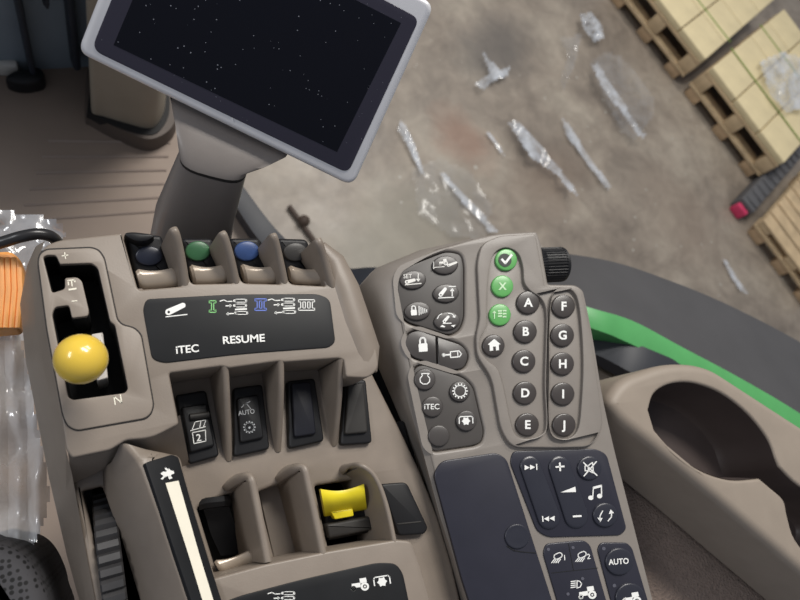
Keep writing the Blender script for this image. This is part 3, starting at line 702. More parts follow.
def tri(s, x, y, d, w=5.2, h=2.6): return s.poly([(x, y-h), (x, y+h), (x+d*w, y)])
tri(s, 524.6, 467.6, 1); tri(s, 530, 467.2, 1); s.line([(536.6, 464.2), (536.8, 469.4)], 1.2)
tri(s, 549, 518.8, -1); tri(s, 554.6, 518.4, -1); s.line([(542.6, 516.4), (543, 521.4)], 1.2); s.done('symbol', KP, .0037, WHITE, sl1)
sl2 = button(capsule((560.2, 467), (576.8, 516.5), 11, r2=11.8), NAVYBTN, .001, .0028)
s = Sym().line([(556, 467), (564, 466.4)], 1.7).line([(559.8, 463), (560.2, 470.6)], 1.7).poly([(560.4, 492.4), (575.4, 486.6), (576, 492)]).line([(573.4, 516.4), (581, 516)], 1.9); s.done('symbol', KP, .0037, WHITE, sl2)
s = Sym().line([(583.6, 462.6), (597, 475.4)], 1.2).line([(596.4, 461.6), (584, 476)], 1.2).line([(585, 466), (588, 465.8), (592.6, 462.4), (593.4, 473), (588.4, 470.6), (585.2, 470.8)], 1.0, True).line([(588, 465.8), (588.4, 470.6)], .9)
button(ell(589.8, 468, 12), NAVYBTN, .001, .0028, s)
s = Sym().line([(600, 520.6), (600, 516), (602.6, 511)], 1.1).poly([(597.4, 517.6), (600.4, 522), (602.6, 518)]).line([(608, 521), (611.4, 517), (611.6, 513)], 1.1).poly([(608.8, 514), (610.6, 509.4), (614, 513)])
button(ell(605.6, 515, 12.2), NAVYBTN, .001, .0028, s)
Sym().disc(590.8, 497.8, 2.6, 2.3).disc(599.6, 496, 2.6, 2.3).line([(592.8, 497), (593.4, 487.2), (601.4, 485.2), (601.6, 495)], 1.1).line([(593.4, 488.4), (601.4, 486.4)], 1.4).done('symbol', KP, .0015, WHITE, med)
LPO = rnd([(543, 553, 6), (546, 543.6, 6), (584, 540, 5), (590.5, 545, 5), (618, 640), (630, 680), (585, 680), (566, 630)], 6, 5)
lpn = build('light_panel', plate(LPO, KP, .0012, -.002, .0008), NAVY, kc)
Sym().line([(568.4, 543), (573.6, 570)], .6).line([(551.6, 573), (598, 568)], .6).done('seam', KP, .0014, BLACKM, lpn)
s = Sym()
for x, y, t in ((557.6, 556.6, '1'), (581.6, 555.4, '2')):
    s.line(capsule((x-1, y), (x+2, y-1.4), 2.6, 6), 1.0, True)
    for q in range(4): s.line([(x-3+q*2, y+2.4), (x-6+q*2.1, y+6.2)], .9)
    s.text(t, x+7.2, y+3.6, 5.2, 4, .01)
for q in range(4): s.line([(571, 581.6+q*2), (575.4, 581+q*2)], 1.0)
s.line([(577, 580.6), (580, 581.4), (581.6, 584), (580, 587.2), (577, 588)], 1.0, True); tractor(s, 587.4, 592.8, .98); s.done('symbol', KP, .0015, WHITE, lpn)
IND = mat('indicator_grey', (84, 84, 94), .5, var=.02, scale=50)
for x, y in ((548.4, 549.4), (573, 547.6), (582.6, 578.6), (568, 594)): Sym().disc(x, y, 1.6).done('indicator', KP, .0015, IND, lpn)
rpn = build('light_panel', plate(rnd([(597.5, 549, 6), (601, 542.5, 6), (627, 542.5, 5), (632.5, 548, 5), (660, 640), (672, 680), (635, 680), (619, 630)], 6, 5), KP, .0012, -.002, .0008), NAVY, kc)
button(ell(619.6, 561.6, 13.8), NAVYBTN, .001, .0028, Sym().text('AUTO', 619, 564.2, 5.6, 4, .02, .9))
s = Sym(); tractor(s, 632, 598.8, 1.0); s.poly([(620, 601.6), (626, 597), (626, 604)])
button(ell(630.5, 597.6, 14.6), NAVYBTN, .001, .0028, s)
for x, y in ((603.8, 548.6), (614.4, 585.6)): Sym().disc(x, y, 1.8).done('indicator', KP, .0015, IND, rpn)

# =================================================================== MONITOR
w_ = RM @ Vector((238, -101, -74.7)); t_ = RM @ Vector((79, 144.5, 56))
mo = CAM + ray(215, 117)*(.41/FOC)
MP = Plane(mo, w_.cross(t_), w_)
if MP.n.dot(CAM-mo) < 0: MP = Plane(mo, -MP.n, w_)
dm = thing('display_monitor', 'touchscreen monitor in a silver bezel on a beige post', 'monitor', P(205, 230, -.12))
build('bezel', plate(rnd([(76, 52, 13), (353, 187.5, 13), (435.5, 4, 13), (150, -138, 13)], 12, 8), MP, 0, -.020, .0032, seg=4), SILVER, dm, 'silver bezel')
gl = build('screen_glass', plate(rnd([(91, 49.5, 12), (348, 173.5, 9), (419.5, 18.5, 9), (160, -120, 10)], 8, 6), MP, .0006, -.002, .0005), GLASS, dm, 'glossy black screen')
build('display_area', plate([(113.5, 45), (337, 152), (401, 23), (172, -94)], MP, .0008, 0, .0001), LCD, gl)
Sym().line([(232, 118), (233, 121.4)], 1).done('power_mark', MP, .0008, SILVER, gl)
build('back_shell', plate(rnd([(100, 50), (340, 168), (415, 6), (160, -120)], 20, 6), MP, -.018, -.034, .01, seg=4), POST, dm)
def ovring(c, a, b, n=24): return [c+a*math.cos(2*PI*k/n)+b*math.sin(2*PI*k/n) for k in range(n)]
def pxring(l, r, z, dep=.016, e=1.0):
    A, B = P(*l, z), P(*r, z+.0); c = (A+B)/2; a = (B-A)/2; d = Vector((0, 0, 1)).cross(a).normalized(); c = c+d*dep*.8
    n = 28; out = []
    for k in range(n):
        w = 2*PI*k/n; cx, sy = math.cos(w), math.sin(w); p = .6
        out.append(c+a*(abs(cx)**p*(1 if cx > 0 else -1))+d*dep*(abs(sy)**p*(1 if sy > 0 else -1)))
    return out
build('post', loft([pxring((150, 262), (230, 262), -.075), pxring((158, 230), (236, 228), -.045), pxring((177, 166), (245, 184), .0)]), POST, dm, sharp=45)
build('collar', loft([pxring((177.6, 166), (244.6, 184), .0005, .0145), pxring((178.4, 162), (245, 180), .0035, .0145)]), GROOVE, dm)
build('neck', loft([pxring((177, 163), (246.5, 181), .003, .0165), pxring((175.5, 155), (249, 177), .006, .0165), pxring((171, 130), (266, 172), .010, .015), pxring((167, 106), (284, 163), .012, .012), pxring((164, 84), (296, 146), .012, .008)]), POST, dm, sharp=45)

# =================================================================== CUP HOLDER CONSOLE
cu = thing('cup_holder', 'beige side console with a large round cup holder well', 'cup holder', P(720, 480, -.133))
CL = level(-.045)
hole = spl([(649, 410), (655, 393), (672, 383.5), (695, 383), (722, 393), (748, 413), (768, 438), (776, 458)], 5, False)+spl([(779, 466), (800, 486), (830, 500), (858, 530), (850, 565), (818, 562), (796, 540), (788, 516), (784, 500), (770, 487), (760, 478.5)], 4, False)+spl([(752, 479.5), (730, 480), (702, 471), (675, 452), (655, 430)], 5, False)
ctop = plate(rnd([(606, 402, 26), (622, 378, 26), (668, 362, 30), (708, 364, 24), (806, 428, 40), (886, 478), (970, 640), (880, 640), (728, 508, 80), (648, 442, 60), (622, 422, 20)], 20, 8), CL, 0, -.088, .010, holes=[hole], seg=6, hbev=.003)
build('body', ctop, CUPM, cu, sharp=60)
q = [CL.to2(CL.at(x, y, 0)) for x, y in hole]
if area2(q) < 0: q = q[::-1]
lin_rings = [[CL.fr(x, y, h) for x, y in offs(q, d)] for d, h in ((.0004, -.002), (.0006, -.01), (.003, -.055), (.008, -.062))]
Vl, Fl = loft(lin_rings, False); Fl.append(tuple(3*len(q)+i for i in range(len(q))))
build('cup_liner', (Vl, Fl), CUPD, cu, 'dark brown well', sharp=50)
# brown woven seat side
def woven(name, col):
    m = mat(name, col, .9, var=.1, scale=120); nt = m.node_tree; b = nt.nodes['Principled BSDF']
    tc = nt.nodes.new('ShaderNodeTexCoord'); v = nt.nodes.new('ShaderNodeTexVoronoi'); v.inputs['Scale'].default_value = 420
    nt.links.new(tc.outputs['Object'], v.inputs['Vector']); bp = nt.nodes.new('ShaderNodeBump'); bp.inputs['Strength'].default_value = .8; bp.inputs['Distance'].default_value = .002
    nt.links.new(v.outputs['Distance'], bp.inputs['Height']); nt.links.new(bp.outputs['Normal'], b.inputs['Normal']); return m
fab = build('fabric_pad', plate(rnd([(560, 380), (600, 380), (690, 470), (860, 640), (860, 690), (600, 690)], 10), level(-.15), 0, -.06, .01), woven('woven_brown', (134, 118, 108)), None, loc=P(680, 570, -.21))
tag(fab, 'brown woven fabric pad between the keypad console and the cup holder', 'fabric pad')
# black perforated seat bolster, bottom left
def perf():
    m = mat('perforated_black', (56, 55, 58), .8, var=.1, scale=60); nt = m.node_tree; b = nt.nodes['Principled BSDF']
    tc = nt.nodes.new('ShaderNodeTexCoord'); v = nt.nodes.new('ShaderNodeTexVoronoi'); v.inputs['Scale'].default_value = 270; v.inputs['Randomness'].default_value = .35
    nt.links.new(tc.outputs['Object'], v.inputs['Vector']); r = nt.nodes.new('ShaderNodeValToRGB')
    r.color_ramp.elements[0].position = .28; r.color_ramp.elements[0].color = lin((10, 10, 11)); r.color_ramp.elements[1].position = .4; r.color_ramp.elements[1].color = lin((62, 61, 64))
    nt.links.new(v.outputs['Distance'], r.inputs['Fac']); nt.links.new(r.outputs['Color'], b.inputs['Base Color']); return m
sb = build('seat_bolster', plate(spl([(-40, 552), (-10, 544), (12, 549), (28, 562), (40, 583), (48, 610), (50, 660), (-60, 680)], 6), level(-.05), 0, -.16, .010, seg=6), perf(), None, loc=P(0, 600, -.21))
tag(sb, 'black perforated seat bolster in the bottom left corner', 'seat')
# =================================================================== CAB FLOOR, SILL, FRONT
ZF = -.65
flr = build('floor_mat', plate(rnd([(-160, 60), (60, 62), (130, 50), (235, 180), (268, 235), (300, 262), (370, 278), (500, 305), (600, 335), (690, 378), (800, 450), (860, 720), (-260, 720)], 6), level(ZF), 0, -.03, .004), mat('mat_rubber', (134, 119, 107), .62, var=.08, scale=8), None, loc=P(150, 250, ZF-.03))
nt = MATS['mat_rubber'].node_tree; b = nt.nodes['Principled BSDF']
tag(flr, 'brown ribbed rubber floor mat under the consoles', 'floor mat')
ribs = []
for i in range(6):
    y0 = 138+i*16; a = (48-i*6, y0+3, ZF-.001); c = (170-i*2, y0+5-i*2.4, ZF-.001)
    ribs.append(tube([P(*a), P((a[0]+c[0])/2, (a[1]+c[1])/2, ZF-.001), P(*c)], .0035, 8))
build('raised_ribs', join(*ribs), mat('mat_rib', (136, 122, 112), .5, var=.05, scale=10), flr)['kind'] = 'stuff'
def ribbon(edges, thick):
    """edges: list of (inner px,py,z),(outer px,py,z) pairs, closed downwards to give the strip a body"""
    R = []
    for a, b_ in edges:
        A, B = P(*a), P(*b_); R.append([A, A.lerp(B, .5)+Vector((0, 0, .003)), B, B-Vector((0, 0, thick)), A-Vector((0, 0, thick))])
    return loft(R)
def smooth_pairs(E, n=5):
    A = spl([e[0] for e in E], n, False); B = spl([e[1] for e in E], n, False); return list(zip(A, B))
sill = [((236, 206, -.6), (243, 186, -.6)), ((256, 236, -.6), (275, 228, -.6)), ((285, 266, -.58), (305, 254, -.58)), ((330, 286, -.55), (345, 268, -.55)), ((370, 290, -.5), (385, 268, -.5)), ((470, 310, -.42), (480, 284, -.42)), ((585, 350, -.34), (592, 322, -.34)), ((634, 374, -.3), (640, 345, -.3)), ((690, 402, -.3), (690, 368, -.3)), ((760, 450, -.3), (770, 420, -.3))]
so = build('trim_1', ribbon(smooth_pairs(sill), .03), SEAL, None, loc=P(330, 280, -.6), sharp=50); so['kind'] = 'structure'; so['label'] = 'dark rubber door sill seal round the cab floor edge'
tr = build('trim_2', ribbon(smooth_pairs([((205, 205, ZF+.01), (232, 190, ZF+.01)), ((235, 252, ZF+.01), (258, 238, ZF+.01)), ((270, 290, -.62), (286, 268, -.62)), ((370, 305, -.55), (372, 291, -.55)), ((470, 330, -.46), (472, 311, -.46)), ((580, 376, -.38), (586, 351, -.38)), ((630, 398, -.34), (636, 375, -.34)), ((690, 430, -.34), (692, 404, -.34))]), .03), TRIM, None, loc=P(330, 300, -.64), sharp=50)
tr['kind'] = 'structure'; tr['label'] = 'beige cab trim inside the door sill seal'
# fender outside the door
FE = [((300, 250, -.42), (296, 242, -.42), (280, 200, -.62)), ((430, 292, -.36), (434, 284, -.36), (440, 270, -.45)), ((520, 304, -.33), (522, 288, -.33), (530, 250, -.42)), ((594, 329, -.3), (591, 308, -.3), (569, 254, -.38)), ((620, 339, -.3), (633, 321, -.3), (614, 262, -.38)), ((677, 366, -.3), (680, 346, -.3), (660, 277, -.38)), ((735, 397, -.3), (740, 378, -.3), (722, 302, -.38)), ((785, 431, -.3), (800, 413.5, -.3), (800, 342, -.38)), ((860, 480, -.3), (880, 468, -.3), (890, 398, -.38))]
fd = thing('fender', 'dark curved wheel fender with a bright green inner strip', 'fender', P(660, 320, -.6))
build('green_panel', ribbon(smooth_pairs([(f[0], f[1]) for f in FE[1:]]), .12), FGREEN, fd, 'green inner strip', sharp=50)
build('extension', ribbon(smooth_pairs([(f[1], f[2]) for f in FE[1:]]), .05), FBLACK, fd, 'dark grey outer extension', sharp=50)
# front of the cab
fp = thing('front_panel', 'dark blue grey panel with upright black bars at the front of the cab', 'panel', P(30, 70, ZF-.03))
A, B = P(-220, 84, ZF), P(170, 62, ZF); d = (B-A).normalized(); nn = Vector((-d.y, d.x, 0))
def slab(a, b_, t, z0, z1, off=0):
    a = a+nn*off; b_ = b_+nn*off
    V = [Vector((p.x, p.y, z)) for z in (ZC+z0, ZC+z1) for p in (a, b_, b_+nn*t, a+nn*t)]
    return V, box(0, 1, 0, 1, 0, 1)[1]
build('panel', slab(A, B, .04, ZF-.03, .1), FRONT, fp)
for x0, x1, z0 in ((5, 12, ZF+.02), (30, 36, ZF+.18), (51, 60, ZF+.03)):
    a_, b_ = A.lerp(B, (x0+220)/390+.0), A.lerp(B, (x1+220)/390)
    build('bar', bevelled(slab(a_, b_, -.03, z0, .05), .006), FRONTB, fp)
pd = build('foot_pedal', dome(spl([(5, 78), (12, 72), (25, 69), (38, 67), (44, 72), (42, 80), (28, 84), (14, 83)], 5), level(ZF+.02), -.02, .006, .004), BLACK, None, loc=P(25, 77, ZF))
tag(pd, 'black oval foot pedal on the floor mat beside the front panel', 'pedal')
wt = build('white_tag', ([v+P(9, 73, ZF+.0) for v in bevelled(box(-.016, .016, -.008, .008, 0, .03), .006)[0]], bevelled(box(-.016, .016, -.008, .008, 0, .03), .006)[1]), mat('tag_white', (190, 188, 182), .6, var=.06, scale=20), None, loc=P(9, 73, ZF))
tag(wt, 'small white block beside the black foot pedal', 'block')
# steering column
sc = thing('steering_column', 'beige steering column rising from a brown rubber boot', 'steering column', P(130, 125, ZF))
def prism_px(px, z0, z1, zref, top=1.0):
    q = [P(x, y, zref) for x, y in px]; c = sum(q, Vector())/len(q)
    return loft([[Vector((v.x, v.y, ZC+z0)) for v in q], [Vector((c.x+(v.x-c.x)*top, c.y+(v.y-c.y)*top, ZC+z1)) for v in q]])
build('column_cover', prism_px(spl([(91, 112), (105, 119), (128, 126), (146, 130.5), (157, 127), (165, 108), (160, 80), (130, 66), (100, 76)], 5), ZF, ZF+.42, ZF+.03, .92), COLUMN, sc)
build('boot_collar', prism_px(spl([(85, 118), (92, 127), (118, 141), (146, 151), (164, 146), (175, 133), (176, 110), (160, 70), (130, 55), (90, 70)], 5), ZF, ZF+.035, ZF, .95), BOOT, sc, 'brown rubber collar')
build('gap_seal', prism_px(spl([(87, 110), (90, 116), (118, 130), (146, 137), (160, 133), (170, 112), (164, 76), (130, 60), (96, 70)], 5), ZF+.02, ZF+.037, ZF+.03, .98), BLACKM, sc)
# =================================================================== LEFT SIDE CLUTTER
ob = thing('ribbed_block', 'orange ribbed plastic block left of the lever console', 'plastic block', P(5, 290, -.12))
oo = rnd([(-40, 252, 6), (12, 250, 10), (23, 262, 10), (24, 290, 20), (19, 328, 5), (-36, 332, 6)], 8, 6)
build('body', plate(oo, level(-.10), 0, -.02, .004, seg=4), ORANGE, ob)
rr = []
for i in range(-5, 4):
    x = i*6.0+1; rr.append(tube([P(x-2.6+3, 258 if i < 3 else 268, -.0995), P(x+.3+1.2, 290, -.0992), P(x-1.4, 328, -.0998)], .0020, 8))
build('ridges', join(*rr), ORANGE, ob)
def crumple(px, z, amp, seed, n=26, slope=None):
    """crumpled sheet covering a pixel polygon, given thickness by its folds"""
    random.seed(seed)
    xs = [p[0] for p in px]; ys = [p[1] for p in px]; x0, x1, y0, y1 = min(xs), max(xs), min(ys), max(ys)
    waves = [(random.uniform(0, PI), random.uniform(2, 9), random.uniform(0, 6), random.uniform(.3, 1)) for _ in range(9)]
    def inside(x, y):
        c = False; N = len(px)
        for i in range(N):
            a, b_ = px[i], px[i-1]
            if (a[1] > y) != (b_[1] > y) and x < (b_[0]-a[0])*(y-a[1])/(b_[1]-a[1])+a[0]: c = not c
        return c
    V, F, idx = [], [], {}
    for j in range(n+1):
        for i in range(n+1):
            u, v = i/n, j/n; x, y = x0+(x1-x0)*u, y0+(y1-y0)*v
            h = sum(w*abs(math.sin((u*math.cos(a)+v*math.sin(a))*f*2+p)) for a, f, p, w in waves)/5*amp
            idx[i, j] = len(V); V.append(P(x, y, z+h+(slope(u, v) if slope else 0)))
    for j in range(n):
        for i in range(n):
            if inside(x0+(x1-x0)*(i+.5)/n, y0+(y1-y0)*(j+.5)/n): F.append((idx[i, j], idx[i+1, j], idx[i+1, j+1], idx[i, j+1]))
    used = sorted({k for f in F for k in f}); mp = {k: t for t, k in enumerate(used)}
    return [V[k] for k in used], [tuple(mp[k] for k in f) for f in F]
pb = build('plastic_bag', crumple([(-30, 214), (0, 210), (44, 217), (62, 224), (66, 236), (58, 250), (34, 262), (30, 340), (-30, 345)], -.16, .014, 3, 30), BAG, None, loc=P(20, 260, -.2), sharp=60)
tag(pb, 'grey translucent plastic bag behind the orange ribbed block', 'plastic bag')
pf = build('plastic_sheet', crumple([(-60, 322), (16, 318), (28, 370), (46, 470), (50, 500), (28, 566), (-60, 590)], -.16, .05, 11, 34), film_material('seat_film', .62, (228, 229, 230)), None, loc=P(10, 440, -.2), sharp=60)
tag(pf, 'clear crumpled plastic sheet along the left side of the lever console', 'plastic sheet')
cb = build('cable', tube([P(*q) for q in spl([(-30, 250, -.09), (0, 243, -.085), (20, 237, -.08), (38, 234, -.08), (52, 237, -.085), (60, 246, -.1)], 6, False)], .0042, 12), CABLE, None, loc=P(20, 240, -.1))
tag(cb, 'black cable running past the front corner of the lever console', 'cable')
# =================================================================== WAREHOUSE
def concrete():
    m = bpy.data.materials.new('concrete_floor'); m.use_nodes = True; nt = m.node_tree; b = nt.nodes['Principled BSDF']
    tc = nt.nodes.new('ShaderNodeTexCoord')
    def noise(sc, det=6, rough=.6, dist=0):
        n = nt.nodes.new('ShaderNodeTexNoise'); n.inputs['Scale'].default_value = sc; n.inputs['Detail'].default_value = det; n.inputs['Roughness'].default_value = rough; n.inputs['Distortion'].default_value = dist
        nt.links.new(tc.outputs['Object'], n.inputs['Vector']); return n
    def ramp(src, stops):
        r = nt.nodes.new('ShaderNodeValToRGB'); e = r.color_ramp.elements
        while len(e) < len(stops): e.new(.5)
        for k, (p, c) in enumerate(stops): e[k].position = p; e[k].color = c
        nt.links.new(src, r.inputs['Fac']); return r
    a = ramp(noise(1.6, 7, .62, .4).outputs['Fac'], [(.3, lin((120, 110, 100))), (.5, lin((152, 141, 128))), (.72, lin((178, 168, 153)))])
    c = ramp(noise(7, 5, .65, .8).outputs['Fac'], [(.38, (.72, .72, .72, 1)), (.6, (1, 1, 1, 1))])
    mu = nt.nodes.new('ShaderNodeMix'); mu.data_type = 'RGBA'; mu.blend_type = 'MULTIPLY'; mu.inputs[0].default_value = .7
    nt.links.new(a.outputs['Color'], mu.inputs[6]); nt.links.new(c.outputs['Color'], mu.inputs[7])
    def stain(px, py, rx, ry, col, strength, prev, dist=.35):
        q = P(px, py, -ZC); mp = nt.nodes.new('ShaderNodeMapping'); mp.vector_type = 'TEXTURE'
        mp.inputs['Location'].default_value = (q.x, q.y, 0); mp.inputs['Scale'].default_value = (rx, ry, 1); mp.inputs['Rotation'].default_value = (0, 0, .5)
        nz = noise(5, 4, .6); ad = nt.nodes.new('ShaderNodeVectorMath'); ad.operation = 'MULTIPLY_ADD'; ad.inputs[1].default_value = (dist*.8,)*3
        nt.links.new(nz.outputs['Color'], ad.inputs[0]); nt.links.new(tc.outputs['Object'], ad.inputs[2]); nt.links.new(ad.outputs[0], mp.inputs['Vector'])
        le = nt.nodes.new('ShaderNodeVectorMath'); le.operation = 'LENGTH'; nt.links.new(mp.outputs[0], le.inputs[0])
        mr = nt.nodes.new('ShaderNodeMapRange'); mr.inputs[1].default_value = 1; mr.inputs[2].default_value = .35; mr.inputs[3].default_value = 0; mr.inputs[4].default_value = strength
        nt.links.new(le.outputs['Value'], mr.inputs[0])
        mx = nt.nodes.new('ShaderNodeMix'); mx.data_type = 'RGBA'; mx.inputs[7].default_value = lin(col)
        nt.links.new(mr.outputs[0], mx.inputs[0]); nt.links.new(prev, mx.inputs[6]); return mx.outputs[2]
    col = mu.outputs[2]
    col = stain(478, 118, .22, .3, (142, 102, 82), .5, col); col = stain(505, 30, .45, .3, (96, 92, 88), .7, col)
    col = stain(560, 160, .5, .3, (124, 108, 94), .5, col); col = stain(690, 200, .4, .5, (134, 118, 104), .4, col); col = stain(420, 210, .8, .35, (140, 136, 122), .6, col)
    v = nt.nodes.new('ShaderNodeTexVoronoi'); v.inputs['Scale'].default_value = 9; nt.links.new(tc.outputs['Object'], v.inputs['Vector'])
    n3 = noise(1.1, 2); th = nt.nodes.new('ShaderNodeMath'); th.operation = 'MULTIPLY_ADD'; th.inputs[1].default_value = .30; th.inputs[2].default_value = -.09; nt.links.new(n3.outputs['Fac'], th.inputs[0])
    lt = nt.nodes.new('ShaderNodeMath'); lt.operation = 'LESS_THAN'; nt.links.new(v.outputs['Distance'], lt.inputs[0]); nt.links.new(th.outputs[0], lt.inputs[1])
    mx = nt.nodes.new('ShaderNodeMix'); mx.data_type = 'RGBA'; mx.inputs[7].default_value = lin((176, 172, 162)); nt.links.new(lt.outputs[0], mx.inputs[0]); nt.links.new(col, mx.inputs[6])
    nt.links.new(mx.outputs[2], b.inputs['Base Color'])
    rr_ = ramp(noise(2.2, 5).outputs['Fac'], [(.35, (.35,)*3+(1,)), (.7, (.6,)*3+(1,))]); nt.links.new(rr_.outputs['Color'], b.inputs['Roughness'])
    return m
fl = build('floor', box(-7, 9, -5, 11, -.1, 0), concrete()); fl['kind'] = 'structure'; fl['label'] = 'stained concrete warehouse floor'
def pallet_frame(pa, pb_, ztop):
    A = P(*pa, ztop-ZC); B = P(*pb_, ztop-ZC); d = (B-A); d.z = 0
    return A, B, d.length, math.atan2(d.y, d.x)
def make_pallet(pa, pb_, label, ztop=.30, depth=1.1, extend=0, goods=True, length=None, group='wooden pallets by the wall'):
    A, B, Ln, rz = pallet_frame(pa, pb_, ztop)
    if length: A = B-(B-A).normalized()*length; Ln = length
    e = thing('pallet', label, 'pallet', Vector((A.x, A.y, 0)), rz, group)
    # local x along the front edge, local y away from the lens
    probe = Vector((math.sin(rz), -math.cos(rz), 0)); sy = 1 if probe.dot(A-CAM) < 0 else -1
    Y = lambda a, b_: (min(sy*a, sy*b_), max(sy*a, sy*b_))
    def bx(x0, x1, y0, y1, z0, z1, w=.006):
        return bevelled(box(x0, x1, *Y(y0, y1), z0, z1), w)
    bw = .12
    for fx in (0.03, .5*Ln-bw/2, Ln-bw-.03):
        for fy in (.0, depth-.14):
            build('block', bx(fx, fx+bw, fy, fy+.14, 0, .07), WOODB, e, local=True)
    build('lower_board', bx(0, Ln, -.005, .10, .07, .095), WOOD, e, local=True)
    build('lower_board', bx(0, Ln, depth-.1, depth, .07, .095), WOOD, e, local=True)
    for fx in (0, .5*Ln-.055, Ln-.11):
        build('stringer_block', bx(fx, fx+.11, .0, depth, .095, ztop-.045), WOOD, e, local=True)
    n = 7
    for k in range(n):
        y0 = k*depth/n; build('deck_board', bx(0, Ln, y0, y0+depth/n*.86, ztop-.045, ztop-.022), WOOD, e, local=True)
    return e, A, rz, Ln, sy
def cartons(e, A, rz, Ln, sy, ztop, depth, nx, ny, label, group):
    R = Matrix.Rotation(rz, 4, 'Z'); o0 = None
    w, d = Ln/nx, depth/ny
    for j in range(ny):
        for i in range(nx):
            loc = A + (R @ Vector(((i+.5)*w, sy*(j+.5)*d, 0))); loc.z = ztop-.022
            if o0 is None:
                VF = bevelled(box(-w/2+.004, w/2-.004, -d/2+.004, d/2-.004, 0, .05), .007, 3)
                o0 = build('carton', VF, CARTON, None); o = o0
            else:
                o = o0.copy(); C.objects.link(o)
            o.location = loc; o.rotation_euler = (0, 0, rz+random.uniform(-.004, .004)); tag(o, label, 'carton', group)
def strap(A, rz, Ln, sy, z, xa, ya, xb, yb, label):
    R = Matrix.Rotation(rz, 4, 'Z'); a = Vector((xa, sy*ya, 0)); b_ = Vector((xb, sy*yb, 0)); d = (b_-a).normalized(); q = Vector((-d.y, d.x, 0))*.007
    V = [v+Vector((0, 0, h)) for h in (0, .002) for v in (a-q, b_-q, b_+q, a+q)]
    o = build('strap', (V, box(0, 1, 0, 1, 0, 1)[1]), STRAP, None); o.location = Vector((A.x, A.y, z)); o.rotation_euler = (0, 0, rz)
    tag(o, label, 'strap', 'green straps over the cartons')
ZT = .25
p2 = make_pallet((709, 69), (781, 165), 'wooden pallet of pale cartons nearest the right edge, beside the grey crate', ZT, 1.3)
cartons(*p2, ZT, 1.3, 3, 4, 'flat pale carton on the pallet beside the grey crate', 'cartons on the near pallet')
p1 = make_pallet((630, -32), (703, 62), 'wooden pallet of pale cartons at the top of the picture, far from the grey crate', ZT, 1.3)
cartons(*p1, ZT, 1.3, 3, 4, 'flat pale carton on the pallet at the top of the picture', 'cartons on the far pallet')
zs = ZT+.0285
strap(p2[1], p2[2], p2[3], p2[4], zs, -.02, .33, p2[3]+.02, .33, 'green strap over the near pallet, closer to its front edge')
strap(p2[1], p2[2], p2[3], p2[4], zs, -.02, .85, p2[3]+.02, .85, 'green strap over the near pallet, farther from its front edge')
strap(p1[1], p1[2], p1[3], p1[4], zs, -.02, .38, p1[3]+.02, .38, 'green strap over the cartons at the top of the picture')
p3 = make_pallet((767, 219), (830, 303), 'empty wooden pallet cut by the right edge, below the grey crate', .18, .9)
# grey ribbed crate between the pallets
rz = p2[2]; sy = p2[4]
g0 = P(727, 207, -ZC)
cr = thing('crate', 'grey ribbed plastic crate between two wooden pallets', 'crate', Vector((g0.x, g0.y, 0)), rz)
Yc = lambda a, b_: (min(sy*a, sy*b_), max(sy*a, sy*b_))
build('body', bevelled(box(0, .13, *Yc(.04, 1.0), 0, .11), .01), CRATE, cr, local=True)
for k in range(10):
    build('rib', bevelled(box(.01, .12, *Yc(.08+k*.09, .12+k*.09), .11, .12), .004, 1), CRATE, cr, local=True)
build('end_cap', bevelled(box(0.015, .115, *Yc(.0, .04), .0, .08), .01), PINK, cr, 'pink end', local=True)
# plastic film scraps on the concrete; pale ribbons stand in for streaks of highlight
def film(px, label, m=FILM, amp=.03, seed=1, n=22, z=.004):
    o = build('plastic_film', crumple(px, -ZC+z, amp, seed, n), m, None, loc=Vector((P(*px[0], -ZC).x, P(*px[0], -ZC).y, 0)), sharp=60)
    tag(o, label, 'plastic film', 'plastic film scraps on the concrete floor'); return o
film([(590, 62), (606, 52), (622, 56), (640, 78), (654, 98), (654, 114), (648, 124), (636, 140), (622, 132), (604, 98)], 'large clear film sheet lying by the corner of the far pallet', FILM, .05, 5, 26)
film([(592, 66), (597, 62), (611, 84), (629, 112), (646, 136), (642, 139), (622, 112), (606, 94)], 'narrow bright film fold lying across the large clear sheet', FILMB, .05, 21, 26, .05)
film([(508, 122), (516, 120), (530, 134), (538, 142), (552, 160), (572, 184), (578, 196), (570, 190), (556, 174), (532, 158), (522, 144)], 'shiny crumpled film strip in the middle of the floor', FILMB, .07, 8, 34, .004)
film([(482, 50), (488, 58), (500, 70), (510, 66), (508, 76), (494, 80), (484, 90), (474, 84), (490, 74)], 'small bright crumpled film piece above the reddish floor stain', FILMB, .05, 9, 20)
film([(562, 118), (570, 126), (590, 158), (611, 186), (608, 190), (586, 162), (566, 134)], 'thin straight film fold to the right of the shiny crumpled strip', FILMB, .03, 10, 30)
film([(440, 174), (444, 173), (470, 200), (498, 231), (490, 232), (464, 204)], 'long thin film fold ending behind the keypad console', FILMB, .03, 12, 30)
film([(400, 120), (406, 126), (416, 148), (425, 176), (420, 172), (408, 146), (398, 130)], 'curved film fold to the right of the monitor corner', FILMB, .03, 13, 24)
film([(580, 14), (592, 12), (602, 26), (604, 38), (594, 42), (584, 30)], 'bluish bright film clump at the top beside the far pallet', FILMB, .08, 14, 18)
film([(560, 38), (582, 34), (578, 52), (574, 66), (564, 90), (560, 80), (568, 56)], 'faint film scrap between the film clump and the crumpled strip', FILM, .04, 15, 20)
film([(722, 258), (726, 260), (736, 276), (748, 294), (743, 293), (731, 277)], 'short pale film strip on the bare floor beyond the fender', FILMB, .02, 16, 24)
film([(412, 168), (440, 158), (470, 172), (492, 206), (486, 240), (450, 236), (418, 214)], 'thin hazy film sheet spread behind the keypad console', film_material('haze_film', .10, (214, 216, 216)), .025, 31, 26, .004)
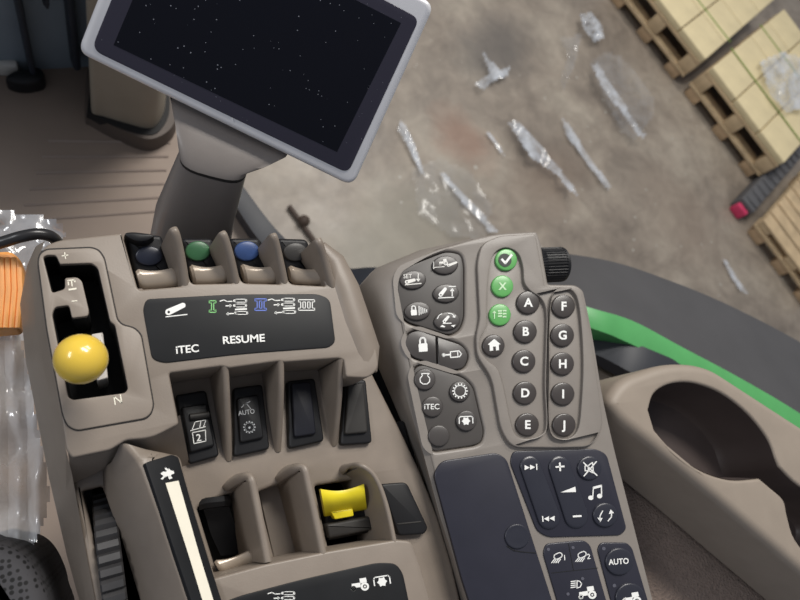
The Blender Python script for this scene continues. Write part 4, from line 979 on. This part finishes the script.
film([(486, 132), (489, 132), (500, 146), (505, 156), (500, 152)], 'tiny film sliver below the reddish floor stain', FILMB, .02, 17, 16)
o = build('plastic_wrap', crumple([(760, 62), (782, 52), (806, 58), (806, 108), (786, 112), (770, 94)], ZT+.04-ZC, .05, 19, 24), FILMB, None, loc=P(780, 80, ZT+.04-ZC), sharp=60)
tag(o, 'crumpled white plastic wrap lying on top of the cartons', 'plastic wrap')
rod = build('metal_rod', tube([P(289, 206, -ZC+.02), P(300, 221, -ZC+.02), P(318, 246, -ZC+.02)], .012, 10), mat('rod_rust', (70, 56, 46), .6, var=.1, scale=20), None, loc=P(300, 220, -ZC))
build('clamp', sphere(P(304, 221, -ZC+.03), .03, 14, 8), MATS['rod_rust'], rod); 
for c in rod.children: c.location = -rod.location+rod.location
tag(rod, 'thin dark rod lying on the concrete behind the lever console', 'rod')

# =================================================================== LIGHT AND CAMERA
w = bpy.data.worlds.new('warehouse_air'); bpy.context.scene.world = w; w.use_nodes = True
bg = w.node_tree.nodes['Background']; bg.inputs[0].default_value = (.80, .86, 1.0, 1); bg.inputs[1].default_value = .50
def lamp(name, loc, target, sx, sy_, power, col=(1, .96, .9)):
    l = bpy.data.lights.new(name, 'AREA'); l.shape = 'RECTANGLE'; l.size = sx; l.size_y = sy_; l.energy = power; l.color = col
    o = bpy.data.objects.new(name, l); C.objects.link(o); o.location = loc
    o.rotation_euler = (Vector(target)-Vector(loc)).to_track_quat('-Z', 'Y').to_euler(); return o
lamp('ceiling_lamp', (1.6, 2.4, 6.2), (.1, .2, 2.3), 2.2, .8, 370)
lamp('ceiling_lamp', (3.6, 4.2, 6.4), (2.4, 3.0, 0), 2.0, .7, 330)
lamp('ceiling_lamp', (-3.6, 1.6, 6.2), (0, .3, 2.2), 2.0, .8, 150, (.95, .97, 1))
cam = bpy.data.cameras.new('camera'); co = bpy.data.objects.new('camera', cam); C.objects.link(co)
cam.sensor_width = 36; cam.lens = FOC/800*36; cam.clip_start = .01; cam.clip_end = 60
co.matrix_world = Matrix.Translation(CAM) @ RM.to_4x4()
sc_ = bpy.context.scene; sc_.camera = co
cam.dof.use_dof = True; cam.dof.focus_distance = .43; cam.dof.aperture_fstop = 10
vs = sc_.view_settings; vs.view_transform = 'Standard'; vs.look = 'None'; vs.gamma = 1; vs.use_curve_mapping = False; vs.exposure = -1.0
